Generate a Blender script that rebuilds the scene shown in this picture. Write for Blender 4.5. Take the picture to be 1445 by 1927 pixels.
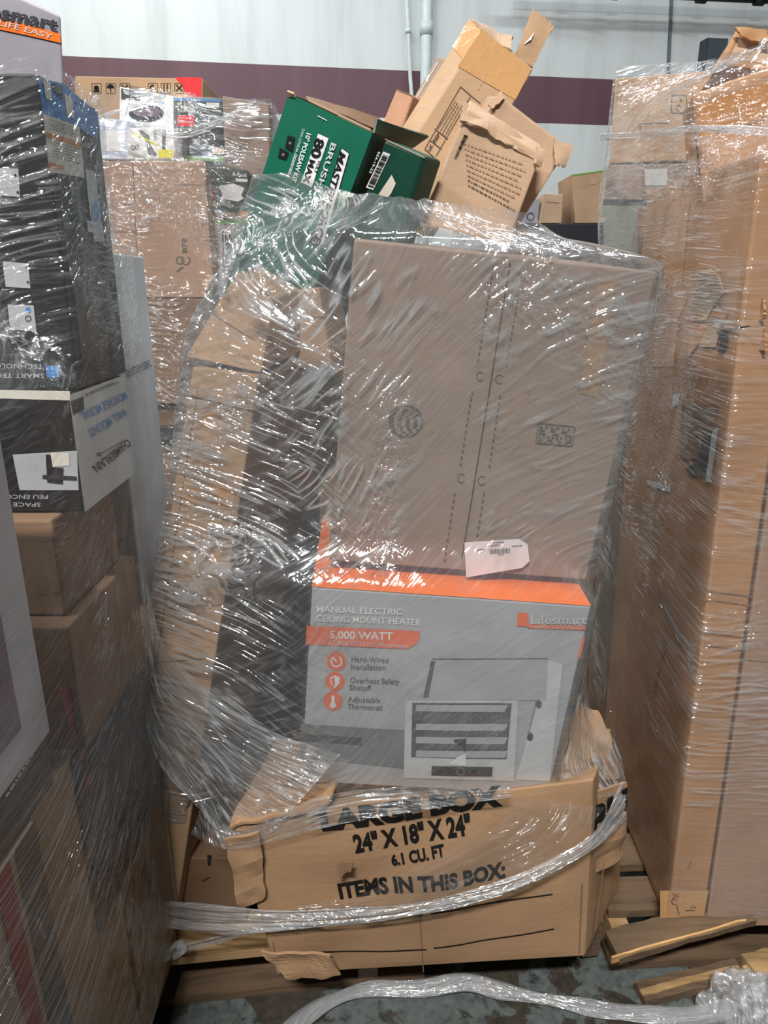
import bpy, bmesh, math, random
import numpy as np
from mathutils import Vector, Matrix, noise
for o in list(bpy.data.objects): bpy.data.objects.remove(o)
SC = bpy.context.scene
C = SC.collection
random.seed(7)

# ------------------------------------------------------------------ camera
F_PX, CX, CY = 1336.0, 722.5, 963.5
PITCH = math.radians(18.0)
EYE = Vector((0, 0, 1.40))
FW = Vector((0, math.cos(PITCH), -math.sin(PITCH)))
UP = Vector((0, math.sin(PITCH), math.cos(PITCH)))
RT = Vector((1, 0, 0))
cam = bpy.data.cameras.new('camera')
cam.sensor_fit = 'VERTICAL'; cam.sensor_height = 36.0
cam.lens = F_PX / 1927.0 * 36.0
cam.clip_start = 0.02
cam_o = bpy.data.objects.new('camera', cam); C.objects.link(cam_o)
cam_o.location = EYE; cam_o.rotation_euler = (math.pi/2 - PITCH, 0, 0)
SC.camera = cam_o

# ------------------------------------------------------------------ world, lights, exposure
w = bpy.data.worlds.new('hall'); SC.world = w; w.use_nodes = True
w.node_tree.nodes['Background'].inputs[0].default_value = (0.80, 0.88, 1.0, 1)
w.node_tree.nodes['Background'].inputs[1].default_value = 0.04
def strip_light(name, loc, target, sx, sy, power, col=(1.0, 0.97, 0.93)):
    l = bpy.data.lights.new(name, 'AREA'); l.shape = 'RECTANGLE'; l.size = sx; l.size_y = sy
    l.energy = power; l.color = col
    o = bpy.data.objects.new(name, l); C.objects.link(o); o.location = loc
    d = Vector(target) - Vector(loc)
    o.rotation_euler = d.to_track_quat('-Z', 'Y').to_euler()
    return o
strip_light('ceiling_lamp_key', (-0.50, -2.1, 4.9), (-0.45, -1.0, 0), 1.1, 0.18, 370)
strip_light('ceiling_lamp_side', (-3.3, -0.5, 5.0), (-2.6, -0.1, 0), 1.2, 0.18, 190)
strip_light('ceiling_lamp_over', (0.5, 2.6, 5.3), (0.5, 2.6, 0), 1.2, 0.18, 100, (0.80, 0.90, 1.0))
strip_light('ceiling_lamp_wall', (-1.8, 4.6, 5.6), (-1.6, 5.2, 0), 2.6, 0.25, 165, (0.93, 0.97, 1.0))
strip_light('ceiling_lamp_far', (3.0, 4.2, 5.6), (3.0, 4.8, 0), 2.6, 0.25, 80, (0.93, 0.97, 1.0))
SC.view_settings.view_transform = 'Standard'
SC.view_settings.look = 'None'
SC.view_settings.gamma = 1.0
SC.view_settings.use_curve_mapping = False
SC.view_settings.exposure = 0.0

# ------------------------------------------------------------------ helpers
def P(x, y, Y=None, Z=None, X=None):
    """world point seen at photo position (x, y) that lies on the plane Y=, Z= or X="""
    d = FW + RT*((x-CX)/F_PX) + UP*((CY-y)/F_PX)
    t = Y/d.y if Y is not None else ((Z-EYE.z)/d.z if Z is not None else X/d.x)
    return EYE + d*t
def V(*a): return Vector(a)

_m = {}
def lin(c): return tuple(((v/255.0)/12.92 if v/255.0 <= .04045 else ((v/255.0+.055)/1.055)**2.4) for v in c)
def newmat(name):
    m = bpy.data.materials.new(name); m.use_nodes = True
    nt = m.node_tree; b = nt.nodes['Principled BSDF']
    _m[name] = m
    return m, nt, b
def node(nt, t, **kw):
    n = nt.nodes.new(t)
    for k, v in kw.items(): setattr(n, k, v)
    return n
def math_n(nt, op, a, b=None):
    n = node(nt, 'ShaderNodeMath', operation=op)
    for i, s in enumerate((a, b)):
        if s is None: continue
        if isinstance(s, (int, float)): n.inputs[i].default_value = s
        else: nt.links.new(s, n.inputs[i])
    return n.outputs[0]
def noise_n(nt, vec, scale, detail=3, rough=.55, dist=0):
    n = node(nt, 'ShaderNodeTexNoise'); n.inputs['Scale'].default_value = scale
    n.inputs['Detail'].default_value = detail; n.inputs['Roughness'].default_value = rough
    n.inputs['Distortion'].default_value = dist
    if vec is not None: nt.links.new(vec, n.inputs['Vector'])
    return n.outputs['Fac']
def map_n(nt, vec, scale=(1,1,1), rot=(0,0,0), loc=(0,0,0)):
    n = node(nt, 'ShaderNodeMapping'); n.inputs['Scale'].default_value = scale
    n.inputs['Rotation'].default_value = rot; n.inputs['Location'].default_value = loc
    nt.links.new(vec, n.inputs['Vector']); return n.outputs[0]
def ramp_n(nt, fac, stops):
    n = node(nt, 'ShaderNodeValToRGB'); e = n.color_ramp.elements
    while len(e) < len(stops): e.new(.5)
    for el, (p, c) in zip(e, stops):
        el.position = p; el.color = (*c, 1) if len(c) == 3 else c
    nt.links.new(fac, n.inputs[0]); return n.outputs[0]
def g(v): return (v, v, v)
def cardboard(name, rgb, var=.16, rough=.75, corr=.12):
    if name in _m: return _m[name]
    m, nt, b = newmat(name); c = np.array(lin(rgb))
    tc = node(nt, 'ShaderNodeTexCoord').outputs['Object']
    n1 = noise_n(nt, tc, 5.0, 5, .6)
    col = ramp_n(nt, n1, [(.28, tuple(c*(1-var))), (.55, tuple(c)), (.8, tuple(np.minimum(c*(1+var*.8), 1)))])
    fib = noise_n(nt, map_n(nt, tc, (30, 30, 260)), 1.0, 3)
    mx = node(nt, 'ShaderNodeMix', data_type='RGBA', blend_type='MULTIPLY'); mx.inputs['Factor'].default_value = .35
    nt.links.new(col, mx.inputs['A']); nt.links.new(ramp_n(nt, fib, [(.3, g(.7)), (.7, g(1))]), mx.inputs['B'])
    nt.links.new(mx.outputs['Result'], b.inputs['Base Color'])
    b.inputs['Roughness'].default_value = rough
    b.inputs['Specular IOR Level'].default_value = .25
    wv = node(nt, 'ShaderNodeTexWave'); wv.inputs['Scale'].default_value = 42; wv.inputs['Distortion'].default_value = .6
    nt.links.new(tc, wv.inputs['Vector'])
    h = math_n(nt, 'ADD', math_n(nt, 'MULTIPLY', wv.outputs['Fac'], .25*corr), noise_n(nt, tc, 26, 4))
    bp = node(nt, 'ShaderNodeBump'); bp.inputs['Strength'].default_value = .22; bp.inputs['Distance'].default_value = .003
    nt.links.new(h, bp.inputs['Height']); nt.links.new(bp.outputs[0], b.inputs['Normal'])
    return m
def paint(name, rgb, rough=.5, var=.08, spec=.4, scale=14):
    if name in _m: return _m[name]
    m, nt, b = newmat(name); c = np.array(lin(rgb))
    tc = node(nt, 'ShaderNodeTexCoord').outputs['Object']
    col = ramp_n(nt, noise_n(nt, tc, scale, 4), [(.3, tuple(c*(1-var))), (.7, tuple(np.minimum(c*(1+var), 1)))])
    nt.links.new(col, b.inputs['Base Color']); b.inputs['Roughness'].default_value = rough
    b.inputs['Specular IOR Level'].default_value = spec
    return m
def wood(name, rgb, var=.3):
    if name in _m: return _m[name]
    m, nt, b = newmat(name); c = np.array(lin(rgb))
    tc = node(nt, 'ShaderNodeTexCoord').outputs['Object']
    f = noise_n(nt, map_n(nt, tc, (4, 60, 60)), 1.0, 5, .6, .4)
    blot = noise_n(nt, tc, 7, 3)
    col = ramp_n(nt, math_n(nt, 'ADD', math_n(nt, 'MULTIPLY', f, .7), math_n(nt, 'MULTIPLY', blot, .3)),
                 [(.32, tuple(c*(1-var*1.7))), (.5, tuple(c)), (.7, tuple(np.minimum(c*(1+var), 1)))])
    nt.links.new(col, b.inputs['Base Color']); b.inputs['Roughness'].default_value = .8
    bp = node(nt, 'ShaderNodeBump'); bp.inputs['Strength'].default_value = .4; bp.inputs['Distance'].default_value = .003
    nt.links.new(f, bp.inputs['Height']); nt.links.new(bp.outputs[0], b.inputs['Normal'])
    return m
def tape_mat(name, rgb, rough=.22):
    if name in _m: return _m[name]
    m, nt, b = newmat(name)
    b.inputs['Base Color'].default_value = (*lin(rgb), 1); b.inputs['Roughness'].default_value = rough
    tc = node(nt, 'ShaderNodeTexCoord').outputs['Object']
    bp = node(nt, 'ShaderNodeBump'); bp.inputs['Strength'].default_value = .35; bp.inputs['Distance'].default_value = .004
    nt.links.new(noise_n(nt, tc, 30, 3, .5, 1.0), bp.inputs['Height']); nt.links.new(bp.outputs[0], b.inputs['Normal'])
    return m
def film_mat(name, angs=(0, 25), haze=.05, ridge=.3, gloss=.2, rough=.085, across=45, crumple=.5, cover=.5, veil=.08, amp=1.0, dense=None):
    """clear stretch film: see-through, milky streaks, glints painted white along its crests, glossy wrinkles"""
    m, nt, b = newmat(name); nt.nodes.remove(b)
    out = nt.nodes['Material Output']
    uv = node(nt, 'ShaderNodeTexCoord').outputs['UV']
    warp = node(nt, 'ShaderNodeTexNoise'); warp.inputs['Scale'].default_value = 3.4; warp.inputs['Detail'].default_value = 1
    nt.links.new(uv, warp.inputs['Vector'])
    vm = node(nt, 'ShaderNodeVectorMath', operation='SCALE'); vm.inputs['Scale'].default_value = .10
    nt.links.new(warp.outputs['Color'], vm.inputs[0])
    va = node(nt, 'ShaderNodeVectorMath', operation='ADD'); nt.links.new(uv, va.inputs[0]); nt.links.new(vm.outputs[0], va.inputs[1])
    uvw = va.outputs[0]
    def lay(a, sl, sc, seed, det=1):
        mp = map_n(nt, uvw, (1, 1, 1), (0, 0, math.radians(-a)), (seed, seed*.7, 0))
        return noise_n(nt, map_n(nt, mp, (sl, sc, 1)), 1.0, det, .5)
    def crest(n, wd):
        # a thin crest wherever the noise passes its middle value
        d = math_n(nt, 'ABSOLUTE', math_n(nt, 'SUBTRACT', n, .5))
        return math_n(nt, 'MAXIMUM', math_n(nt, 'SUBTRACT', 1.0, math_n(nt, 'DIVIDE', d, wd)), 0.0)
    reg = warp.outputs['Fac']
    sep = node(nt, 'ShaderNodeSeparateColor'); nt.links.new(warp.outputs['Color'], sep.inputs[0])
    def mask(x, lo, hi):
        n = node(nt, 'ShaderNodeMapRange'); n.clamp = True
        n.inputs['From Min'].default_value = lo; n.inputs['From Max'].default_value = hi
        nt.links.new(x, n.inputs['Value']); return n.outputs[0]
    brk = noise_n(nt, uvw, 21, 2, .6)
    m_a = math_n(nt, 'MULTIPLY', mask(sep.outputs[1], .62-.3*cover, .78-.3*cover), mask(brk, .40, .55))
    m_b = math_n(nt, 'MULTIPLY', mask(sep.outputs[2], .66-.3*cover, .80-.3*cover), mask(brk, .60, .45))
    if dense:
        # wound tighter and more bunched on one side of the stack than on the other
        sx = node(nt, 'ShaderNodeSeparateXYZ'); nt.links.new(uv, sx.inputs[0])
        dn = math_n(nt, 'ADD', math_n(nt, 'MULTIPLY', mask(sx.outputs[0], dense[1], dense[0]), .55), .65)
        flat = math_n(nt, 'MAXIMUM', mask(sx.outputs[1], .93, 1.02), mask(sx.outputs[0], 1.23, 1.17))
        dn = math_n(nt, 'MULTIPLY', dn, math_n(nt, 'ADD', math_n(nt, 'MULTIPLY', flat, .75), .35))
        m_a = math_n(nt, 'MULTIPLY', m_a, dn); m_b = math_n(nt, 'MULTIPLY', m_b, dn); crumple = math_n(nt, 'MULTIPLY', dn, crumple)
    if dense:
        m_a = math_n(nt, 'MULTIPLY', m_a, math_n(nt, 'ADD', math_n(nt, 'MULTIPLY', mask(sx.outputs[0], 1.16, 1.27), .85), .15))
        m_b = math_n(nt, 'MULTIPLY', m_b, math_n(nt, 'ADD', math_n(nt, 'MULTIPLY', mask(sx.outputs[0], 1.34, 1.20), .9), .1))
    c1 = math_n(nt, 'MULTIPLY', crest(lay(angs[0], 7, across, 1.3), .07), m_a)
    c2 = math_n(nt, 'MULTIPLY', crest(lay(angs[1], 9, across*1.7, 5.1), .07), m_b)
    cr = crest(noise_n(nt, uvw, 42, 2, .6, 1.2), .10)
    c3 = math_n(nt, 'MULTIPLY', math_n(nt, 'MULTIPLY', cr, mask(reg, .48, .62)), crumple)
    fine = lay(angs[0], 6, across*4.5, 9.4, 2)
    und = noise_n(nt, uvw, 16, 1)
    h = math_n(nt, 'ADD', math_n(nt, 'ADD', c1, c2), math_n(nt, 'ADD', c3, math_n(nt, 'ADD', math_n(nt, 'MULTIPLY', fine, .5), math_n(nt, 'MULTIPLY', und, 2.5))))
    bp = node(nt, 'ShaderNodeBump'); bp.inputs['Strength'].default_value = 1.0; bp.inputs['Distance'].default_value = .0022*amp
    nt.links.new(h, bp.inputs['Height'])
    cs = math_n(nt, 'ADD', math_n(nt, 'ADD', c1, c2), math_n(nt, 'MULTIPLY', c3, .8))
    fac = math_n(nt, 'ADD', math_n(nt, 'MULTIPLY', math_n(nt, 'POWER', cs, 1.5), ridge), haze)  # white diffuse on the crests paints in glints, on top of the film's haze
    fac = math_n(nt, 'MINIMUM', math_n(nt, 'ADD', fac, math_n(nt, 'MULTIPLY', mask(fine, .5, .8), veil)), .9)
    tr = node(nt, 'ShaderNodeBsdfTransparent'); tr.inputs[0].default_value = (.97, .97, .97, 1)
    df = node(nt, 'ShaderNodeBsdfDiffuse'); df.inputs[0].default_value = (.80, .83, .86, 1)
    m1 = node(nt, 'ShaderNodeMixShader'); nt.links.new(fac, m1.inputs[0]); nt.links.new(tr.outputs[0], m1.inputs[1]); nt.links.new(df.outputs[0], m1.inputs[2])
    gl = node(nt, 'ShaderNodeBsdfGlossy'); gl.inputs['Roughness'].default_value = rough
    gl.inputs['Color'].default_value = (1, 1, 1, 1)
    nt.links.new(bp.outputs[0], gl.inputs['Normal'])
    lw = node(nt, 'ShaderNodeLayerWeight'); lw.inputs[0].default_value = .5
    gf = math_n(nt, 'ADD', math_n(nt, 'MULTIPLY', math_n(nt, 'POWER', lw.outputs['Facing'], 4.0), .5), math_n(nt, 'MULTIPLY', math_n(nt, 'ADD', math_n(nt, 'MULTIPLY', cs, 1.5), .5), gloss))
    m2 = node(nt, 'ShaderNodeMixShader'); nt.links.new(gf, m2.inputs[0]); nt.links.new(m1.outputs[0], m2.inputs[1]); nt.links.new(gl.outputs[0], m2.inputs[2])
    nt.links.new(m2.outputs[0], out.inputs[0])
    return m

def link(name, verts, faces, mat, parent=None, smooth=False, uvs=None):
    me = bpy.data.meshes.new(name); me.from_pydata([tuple(v) for v in verts], [], faces); me.validate(); me.update()
    o = bpy.data.objects.new(name, me); C.objects.link(o)
    if mat: me.materials.append(mat)
    if parent is not None: o.parent = parent
    if smooth: me.polygons.foreach_set('use_smooth', [True]*len(me.polygons))
    if uvs is not None:
        l = me.uv_layers.new(name='UVMap')
        for lp in me.loops: l.data[lp.index].uv = uvs[lp.vertex_index]
    return o
def tag(o, label=None, cat=None, group=None, kind=None):
    if label: o['label'] = label
    if cat: o['category'] = cat
    if group: o['group'] = group
    if kind: o['kind'] = kind
    return o
def thing(name, label, cat, loc, group=None):
    o = bpy.data.objects.new(name, None); C.objects.link(o); o.location = loc; o.empty_display_size = .05
    return tag(o, label, cat, group)

def rotm(a, b, c):
    return Matrix.Rotation(math.radians(a), 3, 'Z') @ Matrix.Rotation(math.radians(b), 3, 'X') @ Matrix.Rotation(math.radians(c), 3, 'Y')
def cuboid(pos, rot, W, H, D):
    R = rotm(*rot); p = Vector(pos)
    f = lambda x, y, z: p + R @ Vector((x, y, z))
    return [f(0,0,H), f(W,0,H), f(W,0,0), f(0,0,0), f(0,D,H), f(W,D,H), f(W,D,0), f(0,D,0)]
def axis_box(x0, x1, y0, y1, z0, z1):
    return cuboid((x0, y0, z0), (0,0,0), x1-x0, z1-z0, y1-y0)
def quadbox(q, Ys, dv, db=None):
    """front quad TL,TR,BR,BL as seen positions with depths Ys, carried back by dv"""
    f = [P(x, y, Y=Yv) for (x, y), Yv in zip(q, Ys)]
    dv = Vector(dv); db = Vector(db) if db else dv
    return f + [f[0]+dv, f[1]+dv, f[2]+db, f[3]+db]
# corner order: FTL FTR FBR FBL BTL BTR BBR BBL
FACES = {'front': (3, 2, 1, 0), 'right': (2, 6, 5, 1), 'left': (7, 3, 0, 4), 'top': (0, 1, 5, 4), 'back': (6, 7, 4, 5), 'bottom': (7, 6, 2, 3)}

class Box:
    """a carton: a slightly dented body on eight corners, with prints, tape and flaps laid on its faces"""
    def __init__(s, name, label, cat, corners, mat, dent=.0015, n=10, open_top=False, liner=None, bevel=.003, group=None, bulge=None, seed=0):
        s.c = [Vector(v) for v in corners]; s.dent = dent; s.seed = seed; s.bulge = bulge or {}
        base = (s.c[2]+s.c[3]+s.c[6]+s.c[7])/4
        s.o0 = base
        s.root = thing(name, label, cat, base, group)
        s.pr = {}; s.k = 0; s.hold = 0
        vs, fs = [], []
        for fn in FACES:
            if open_top and fn == 'top': continue
            b0 = len(vs)
            for j in range(n+1):
                for i in range(n+1):
                    vs.append(s.pt(fn, i/n, j/n) - base)
            for j in range(n):
                for i in range(n):
                    a = b0+j*(n+1)+i; fs.append((a, a+1, a+n+2, a+n+1))
        s.body = link('body', vs, fs, mat, s.root)
        bm = bmesh.new(); bm.from_mesh(s.body.data); bmesh.ops.remove_doubles(bm, verts=bm.verts, dist=1e-5)
        bmesh.ops.recalc_face_normals(bm, faces=bm.faces); bm.to_mesh(s.body.data); bm.free()
        if open_top:
            md = s.body.modifiers.new('wall', 'SOLIDIFY'); md.thickness = .004; md.offset = -1
            if liner:
                s.body.data.materials.append(liner); md.material_offset = 1; md.material_offset_rim = 1
        if bevel:
            md = s.body.modifiers.new('edge', 'BEVEL'); md.width = bevel; md.segments = 2; md.limit_method = 'ANGLE'; md.angle_limit = math.radians(45)
        ALL_BOXES.append(s)
    def nrm(s, fn):
        a, b, c, d = (s.c[i] for i in FACES[fn]); return ((c-a).cross(d-b)).normalized()
    def pt(s, fn, u, v, eps=0):
        a, b, c, d = (s.c[i] for i in FACES[fn])
        p = a*((1-u)*(1-v)) + b*(u*(1-v)) + c*(u*v) + d*((1-u)*v)
        k = max(0, math.sin(math.pi*min(1, max(0, u))))*max(0, math.sin(math.pi*min(1, max(0, v))))
        am = noise.noise(p*9 + Vector((s.seed*5.1, 0, 0)))*s.dent*2
        am += s.bulge.get(fn, 0)
        return p + s.nrm(fn)*(am*k**.7 + eps)
    def size(s, fn):
        a, b, c, d = (s.c[i] for i in FACES[fn]); return (((b-a).length+(c-d).length)/2, ((d-a).length+(c-b).length)/2)
    def uv(s, fn, px):
        u = v = .5
        def pj(u, v):
            d = s.pt(fn, u, v) - EYE; z = d.dot(FW); return CX+F_PX*d.dot(RT)/z, CY-F_PX*d.dot(UP)/z
        for _ in range(14):
            x, y = pj(u, v); x1, y1 = pj(u+1e-4, v); x2, y2 = pj(u, v+1e-4)
            a, c_, b, d = (x1-x)/1e-4, (y1-y)/1e-4, (x2-x)/1e-4, (y2-y)/1e-4
            det = a*d-b*c_
            if abs(det) < 1e-9: break
            ex, ey = px[0]-x, px[1]-y
            u += max(-.5, min(.5, (d*ex-b*ey)/det)); v += max(-.5, min(.5, (a*ey-c_*ex)/det))
        return u, v
    def _add(s, part, mat, vs, fs):
        if not s.hold: s.k += 1
        k = (part, mat.name, s.k, s.hold > 0); L = s.pr.setdefault(k, ([], [], mat)); b0 = len(L[0])
        L[0].extend([p - s.o0 for p in vs]); L[1].extend([tuple(i+b0 for i in f) for f in fs])
    def poly(s, fn, pts, mat, part='printed_panel', eps=.0012, uvmode=False, sub=6):
        """flat print: polygon given by seen positions (or u,v) on a face"""
        q = pts if uvmode else [s.uv(fn, p) for p in pts]
        if len(q) == 4:
            vs, fs = [], []
            for j in range(sub+1):
                for i in range(sub+1):
                    a, b = i/sub, j/sub
                    u = q[0][0]*(1-a)*(1-b)+q[1][0]*a*(1-b)+q[2][0]*a*b+q[3][0]*(1-a)*b
                    v = q[0][1]*(1-a)*(1-b)+q[1][1]*a*(1-b)+q[2][1]*a*b+q[3][1]*(1-a)*b
                    vs.append(s.pt(fn, u, v, eps))
            for j in range(sub):
                for i in range(sub):
                    a = j*(sub+1)+i; fs.append((a, a+1, a+sub+2, a+sub+1))
        else:
            vs = [s.pt(fn, u, v, eps) for u, v in q]; fs = [tuple(range(len(q)))]
        s._add(part, mat, vs, fs)
    def line(s, fn, p0, p1, wpx, mat, part='printed_line', eps=.0013, n=10, dash=None):
        d = Vector((p1[0]-p0[0], p1[1]-p0[1])); L = d.length; d.normalize(); nn = Vector((-d.y, d.x))*wpx/2
        k = max(1, int(L/dash)) if dash else 1
        if dash: s.group()
        for i in range(k):
            if dash and i % 2: continue
            a = Vector(p0)+d*(L*i/k); b = Vector(p0)+d*(L*(i+1)/k)
            s.poly(fn, [a+nn, b+nn, b-nn, a-nn], mat, part, eps, sub=max(1, n//k if dash else n))
        if dash: s.ungroup()
    def group(s):
        if not s.hold: s.k += 1
        s.hold += 1
    def ungroup(s): s.hold -= 1
    def disc(s, fn, c, r, mat, part='printed_panel', eps=.0012, ry=None, n=28, hole=0, a0=0, a1=360):
        ry = ry or r; vs, fs = [], []
        cu = [s.uv(fn, (c[0]+r*math.cos(math.radians(a0+(a1-a0)*i/n)), c[1]+ry*math.sin(math.radians(a0+(a1-a0)*i/n)))) for i in range(n+1)]
        ci = [s.uv(fn, (c[0]+hole*r*math.cos(math.radians(a0+(a1-a0)*i/n)), c[1]+hole*ry*math.sin(math.radians(a0+(a1-a0)*i/n)))) for i in range(n+1)]
        vs = [s.pt(fn, u, v, eps) for u, v in cu]+[s.pt(fn, u, v, eps) for u, v in ci]
        fs = [(i, i+1, n+2+i, n+1+i) for i in range(n)]
        s._add(part, mat, vs, fs)
    def text(s, fn, txt, p0, p1, cap, mat, bold=0.0, part='printed_lettering', eps=.0020, shear=0, sub=0):
        """lettering with its baseline from p0 to p1, cap = height in seen pixels"""
        u0, v0 = s.uv(fn, p0); u1, v1 = s.uv(fn, p1)
        d = Vector((p1[0]-p0[0], p1[1]-p0[1])).normalized(); nn = Vector((d.y, -d.x))*cap
        mid = ((p0[0]+p1[0])/2, (p0[1]+p1[1])/2)
        um, vm = s.uv(fn, mid); uh, vh = s.uv(fn, (mid[0]+nn.x, mid[1]+nn.y))
        ex = (u1-u0, v1-v0); ey = (uh-um, vh-vm)
        vs, fs, bb = text_mesh(txt, bold, shear)
        if not vs: return
        x0, x1, hcap = bb
        out = []
        for x, y in vs:
            a = (x-x0)/(x1-x0); b = y/hcap
            out.append(s.pt(fn, u0+ex[0]*a+ey[0]*b, v0+ex[1]*a+ey[1]*b, eps))
        s._add(part, mat, out, fs)
    def scribble(s, fn, p0, p1, cap, mat, rows=1, n=9, part='small_print', eps=.0018):
        """rows of small print too small to read"""
        rnd = random.Random(int(p0[0]*7+p0[1])); s.group()
        d = Vector((p1[0]-p0[0], p1[1]-p0[1])); L = d.length; d.normalize(); nn = Vector((-d.y, d.x))
        for r in range(rows):
            x = 0
            while x < L*rnd.uniform(.8, 1):
                wd = rnd.uniform(.5, 1.6)*L/n*.6
                a = Vector(p0)+d*x+nn*(cap*1.7*r); b = a+d*min(wd, L-x)
                s.poly(fn, [a, b, b-nn*cap, a-nn*cap], mat, part, eps, sub=1)
                x += wd+L/n*.25
        s.ungroup()
    def barcode(s, fn, q, ink, n=22, seed=1):
        rnd = random.Random(seed); q = [Vector(p) for p in q]; x = .06; s.group()
        while x < .92:
            wd = rnd.uniform(.008, .035)
            A = q[0].lerp(q[1], x); B = q[0].lerp(q[1], x+wd); c_ = q[3].lerp(q[2], x+wd); D = q[3].lerp(q[2], x)
            s.poly(fn, [A.lerp(D, .12), B.lerp(c_, .12), B.lerp(c_, .9), A.lerp(D, .9)], ink, 'barcode', .0022, sub=1)
            x += wd + rnd.uniform(.01, .03)
        s.ungroup()
    def sheet(s, name, pts, mat, thick=.004, crumple=.003, n=8, label=None, jag=0, seed=0):
        """a bent flap or torn piece: quad of world points with board thickness"""
        a, b, c, d = [Vector(p) - s.o0 for p in pts]; vs, fs = [], []
        nm = ((c-a).cross(d-b)).normalized(); rnd = random.Random(seed)
        for j in range(n+1):
            for i in range(n+1):
                u, v = i/n, j/n
                p = a*((1-u)*(1-v)) + b*(u*(1-v)) + c*(u*v) + d*((1-u)*v)
                p = p + nm*noise.noise((p+s.o0)*22+Vector((seed, 0, 0)))*crumple*2
                if jag and j == n: p = p + (d-a).normalized()*rnd.uniform(-jag, jag*.3)
                if jag and i in (0, n): p = p + (b-a).normalized()*rnd.uniform(-jag, jag)*.4
                vs.append(p)
        for j in range(n):
            for i in range(n):
                k = j*(n+1)+i; fs.append((k, k+1, k+n+2, k+n+1))
        o = link(name, vs, fs, mat, s.root)
        md = o.modifiers.new('thickness', 'SOLIDIFY'); md.thickness = thick; md.offset = 0
        if label: o['label'] = label
        return o
    def done(s):
        for (part, _, _, many), (vs, fs, mat) in s.pr.items():
            o = link(part, vs, fs, mat, s.root)
            if many: o['kind'] = 'stuff'
        s.pr = {}
ALL_BOXES = []
_tx = {}
def text_mesh(txt, bold, shear):
    k = (txt, bold, shear)
    if k in _tx: return _tx[k]
    cu = bpy.data.curves.new('t', 'FONT'); cu.body = txt; cu.size = 1; cu.offset = bold; cu.shear = shear; cu.resolution_u = 3
    o = bpy.data.objects.new('t', cu); C.objects.link(o)
    bpy.context.view_layer.update()
    dg = bpy.context.evaluated_depsgraph_get(); me = bpy.data.meshes.new_from_object(o.evaluated_get(dg))
    bm = bmesh.new(); bm.from_mesh(me)
    xs = [v.co.x for v in bm.verts] or [0]
    for i in range(1, 12):
        x = min(xs)+(max(xs)-min(xs))*i/12
        bmesh.ops.bisect_plane(bm, geom=bm.verts[:]+bm.edges[:]+bm.faces[:], plane_co=(x, 0, 0), plane_no=(1, 0, 0))
    bm.verts.index_update()
    vs = [(v.co.x, v.co.y) for v in bm.verts]; fs = [tuple(v.index for v in f.verts) for f in bm.faces]
    bm.free(); bpy.data.objects.remove(o); bpy.data.curves.remove(cu); bpy.data.meshes.remove(me)
    r = (vs, fs, (min(xs), max(xs), .70)) if vs else ([], [], None)
    _tx[k] = r; return r
def beam(name, a, b, wdt, hgt, mat, parent=None, up=(0,0,1), o0=None, seed=0, n=8, rough=.002):
    """a sawn board from a to b"""
    a, b = Vector(a), Vector(b); o0 = Vector(o0) if o0 is not None else Vector((0,0,0))
    d = (b-a).normalized(); sd = d.cross(Vector(up)).normalized(); u2 = sd.cross(d).normalized()
    vs, fs = [], []
    for i in range(n+1):
        p = a.lerp(b, i/n)
        for sx, sz in ((-1,-1), (1,-1), (1,1), (-1,1)):
            q = p + sd*(sx*wdt/2) + u2*(sz*hgt/2)
            q = q + Vector((noise.noise(q*31+Vector((seed,0,0))), noise.noise(q*37), noise.noise(q*29+Vector((0,seed,0)))))*rough
            vs.append(q - o0)
    for i in range(n):
        for k in range(4): fs.append((i*4+k, i*4+(k+1) % 4, i*4+4+(k+1) % 4, i*4+4+k))
    fs += [(3,2,1,0), tuple(n*4+k for k in range(4))]
    return link(name, vs, fs, mat, parent)

# ------------------------------------------------------------------ materials
CB = cardboard('cardboard_tan', (186, 154, 122))
CB_L = cardboard('cardboard_pale', (192, 162, 134))
CB_G = cardboard('cardboard_greyish', (154, 134, 120))
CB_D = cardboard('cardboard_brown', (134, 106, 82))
CB_O = cardboard('cardboard_orange_brown', (176, 133, 94))
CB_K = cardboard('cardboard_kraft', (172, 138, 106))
INK = paint('black_ink', (30, 29, 28), .7, .1, .1)
INK_F = paint('faded_ink', (98, 86, 74), .8, .1, .1)
INK_G = paint('green_black_ink', (84, 84, 78), .8, .1, .1)
WHITE = paint('white_print', (225, 226, 226), .5)
GREYW = paint('pale_grey_print', (196, 198, 200), .5)
LGREY = paint('light_grey_print', (168, 170, 174), .4)
MGREY = paint('mid_grey_print', (112, 114, 118), .45)
DGREY = paint('dark_grey_print', (58, 60, 66), .45)
BLACK = paint('black_print', (22, 24, 26), .4)
ORANGE = paint('orange_print', (240, 118, 40), .45)
ORANGE2 = paint('red_orange_print', (226, 104, 58), .45)
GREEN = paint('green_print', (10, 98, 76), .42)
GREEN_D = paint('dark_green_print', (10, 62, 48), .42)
RED = paint('red_print', (226, 34, 44), .45)
DRED = paint('dark_red_print', (132, 26, 42), .5)
YEL = paint('yellow_print', (228, 220, 40), .45)
BLUE = paint('blue_print', (50, 120, 184), .45)
CREAM = paint('cream_label', (206, 202, 190), .5)
LILAC = paint('lilac_grey_print', (150, 146, 156), .5)
PLUM = paint('plum_print', (120, 104, 118), .5)
CHAR = paint('charcoal_print', (44, 46, 50), .4)
TAPE = tape_mat('brown_packing_tape', (176, 120, 56))
TAPE_C = tape_mat('clear_packing_tape', (196, 152, 104), .15)
PAPER = paint('label_paper', (232, 228, 232), .6, .04)
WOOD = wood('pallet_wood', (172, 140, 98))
WOOD_D = wood('weathered_or_shaded_wood', (104, 84, 64))
WOOD_L = wood('fresh_split_wood', (206, 164, 110), .2)

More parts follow.
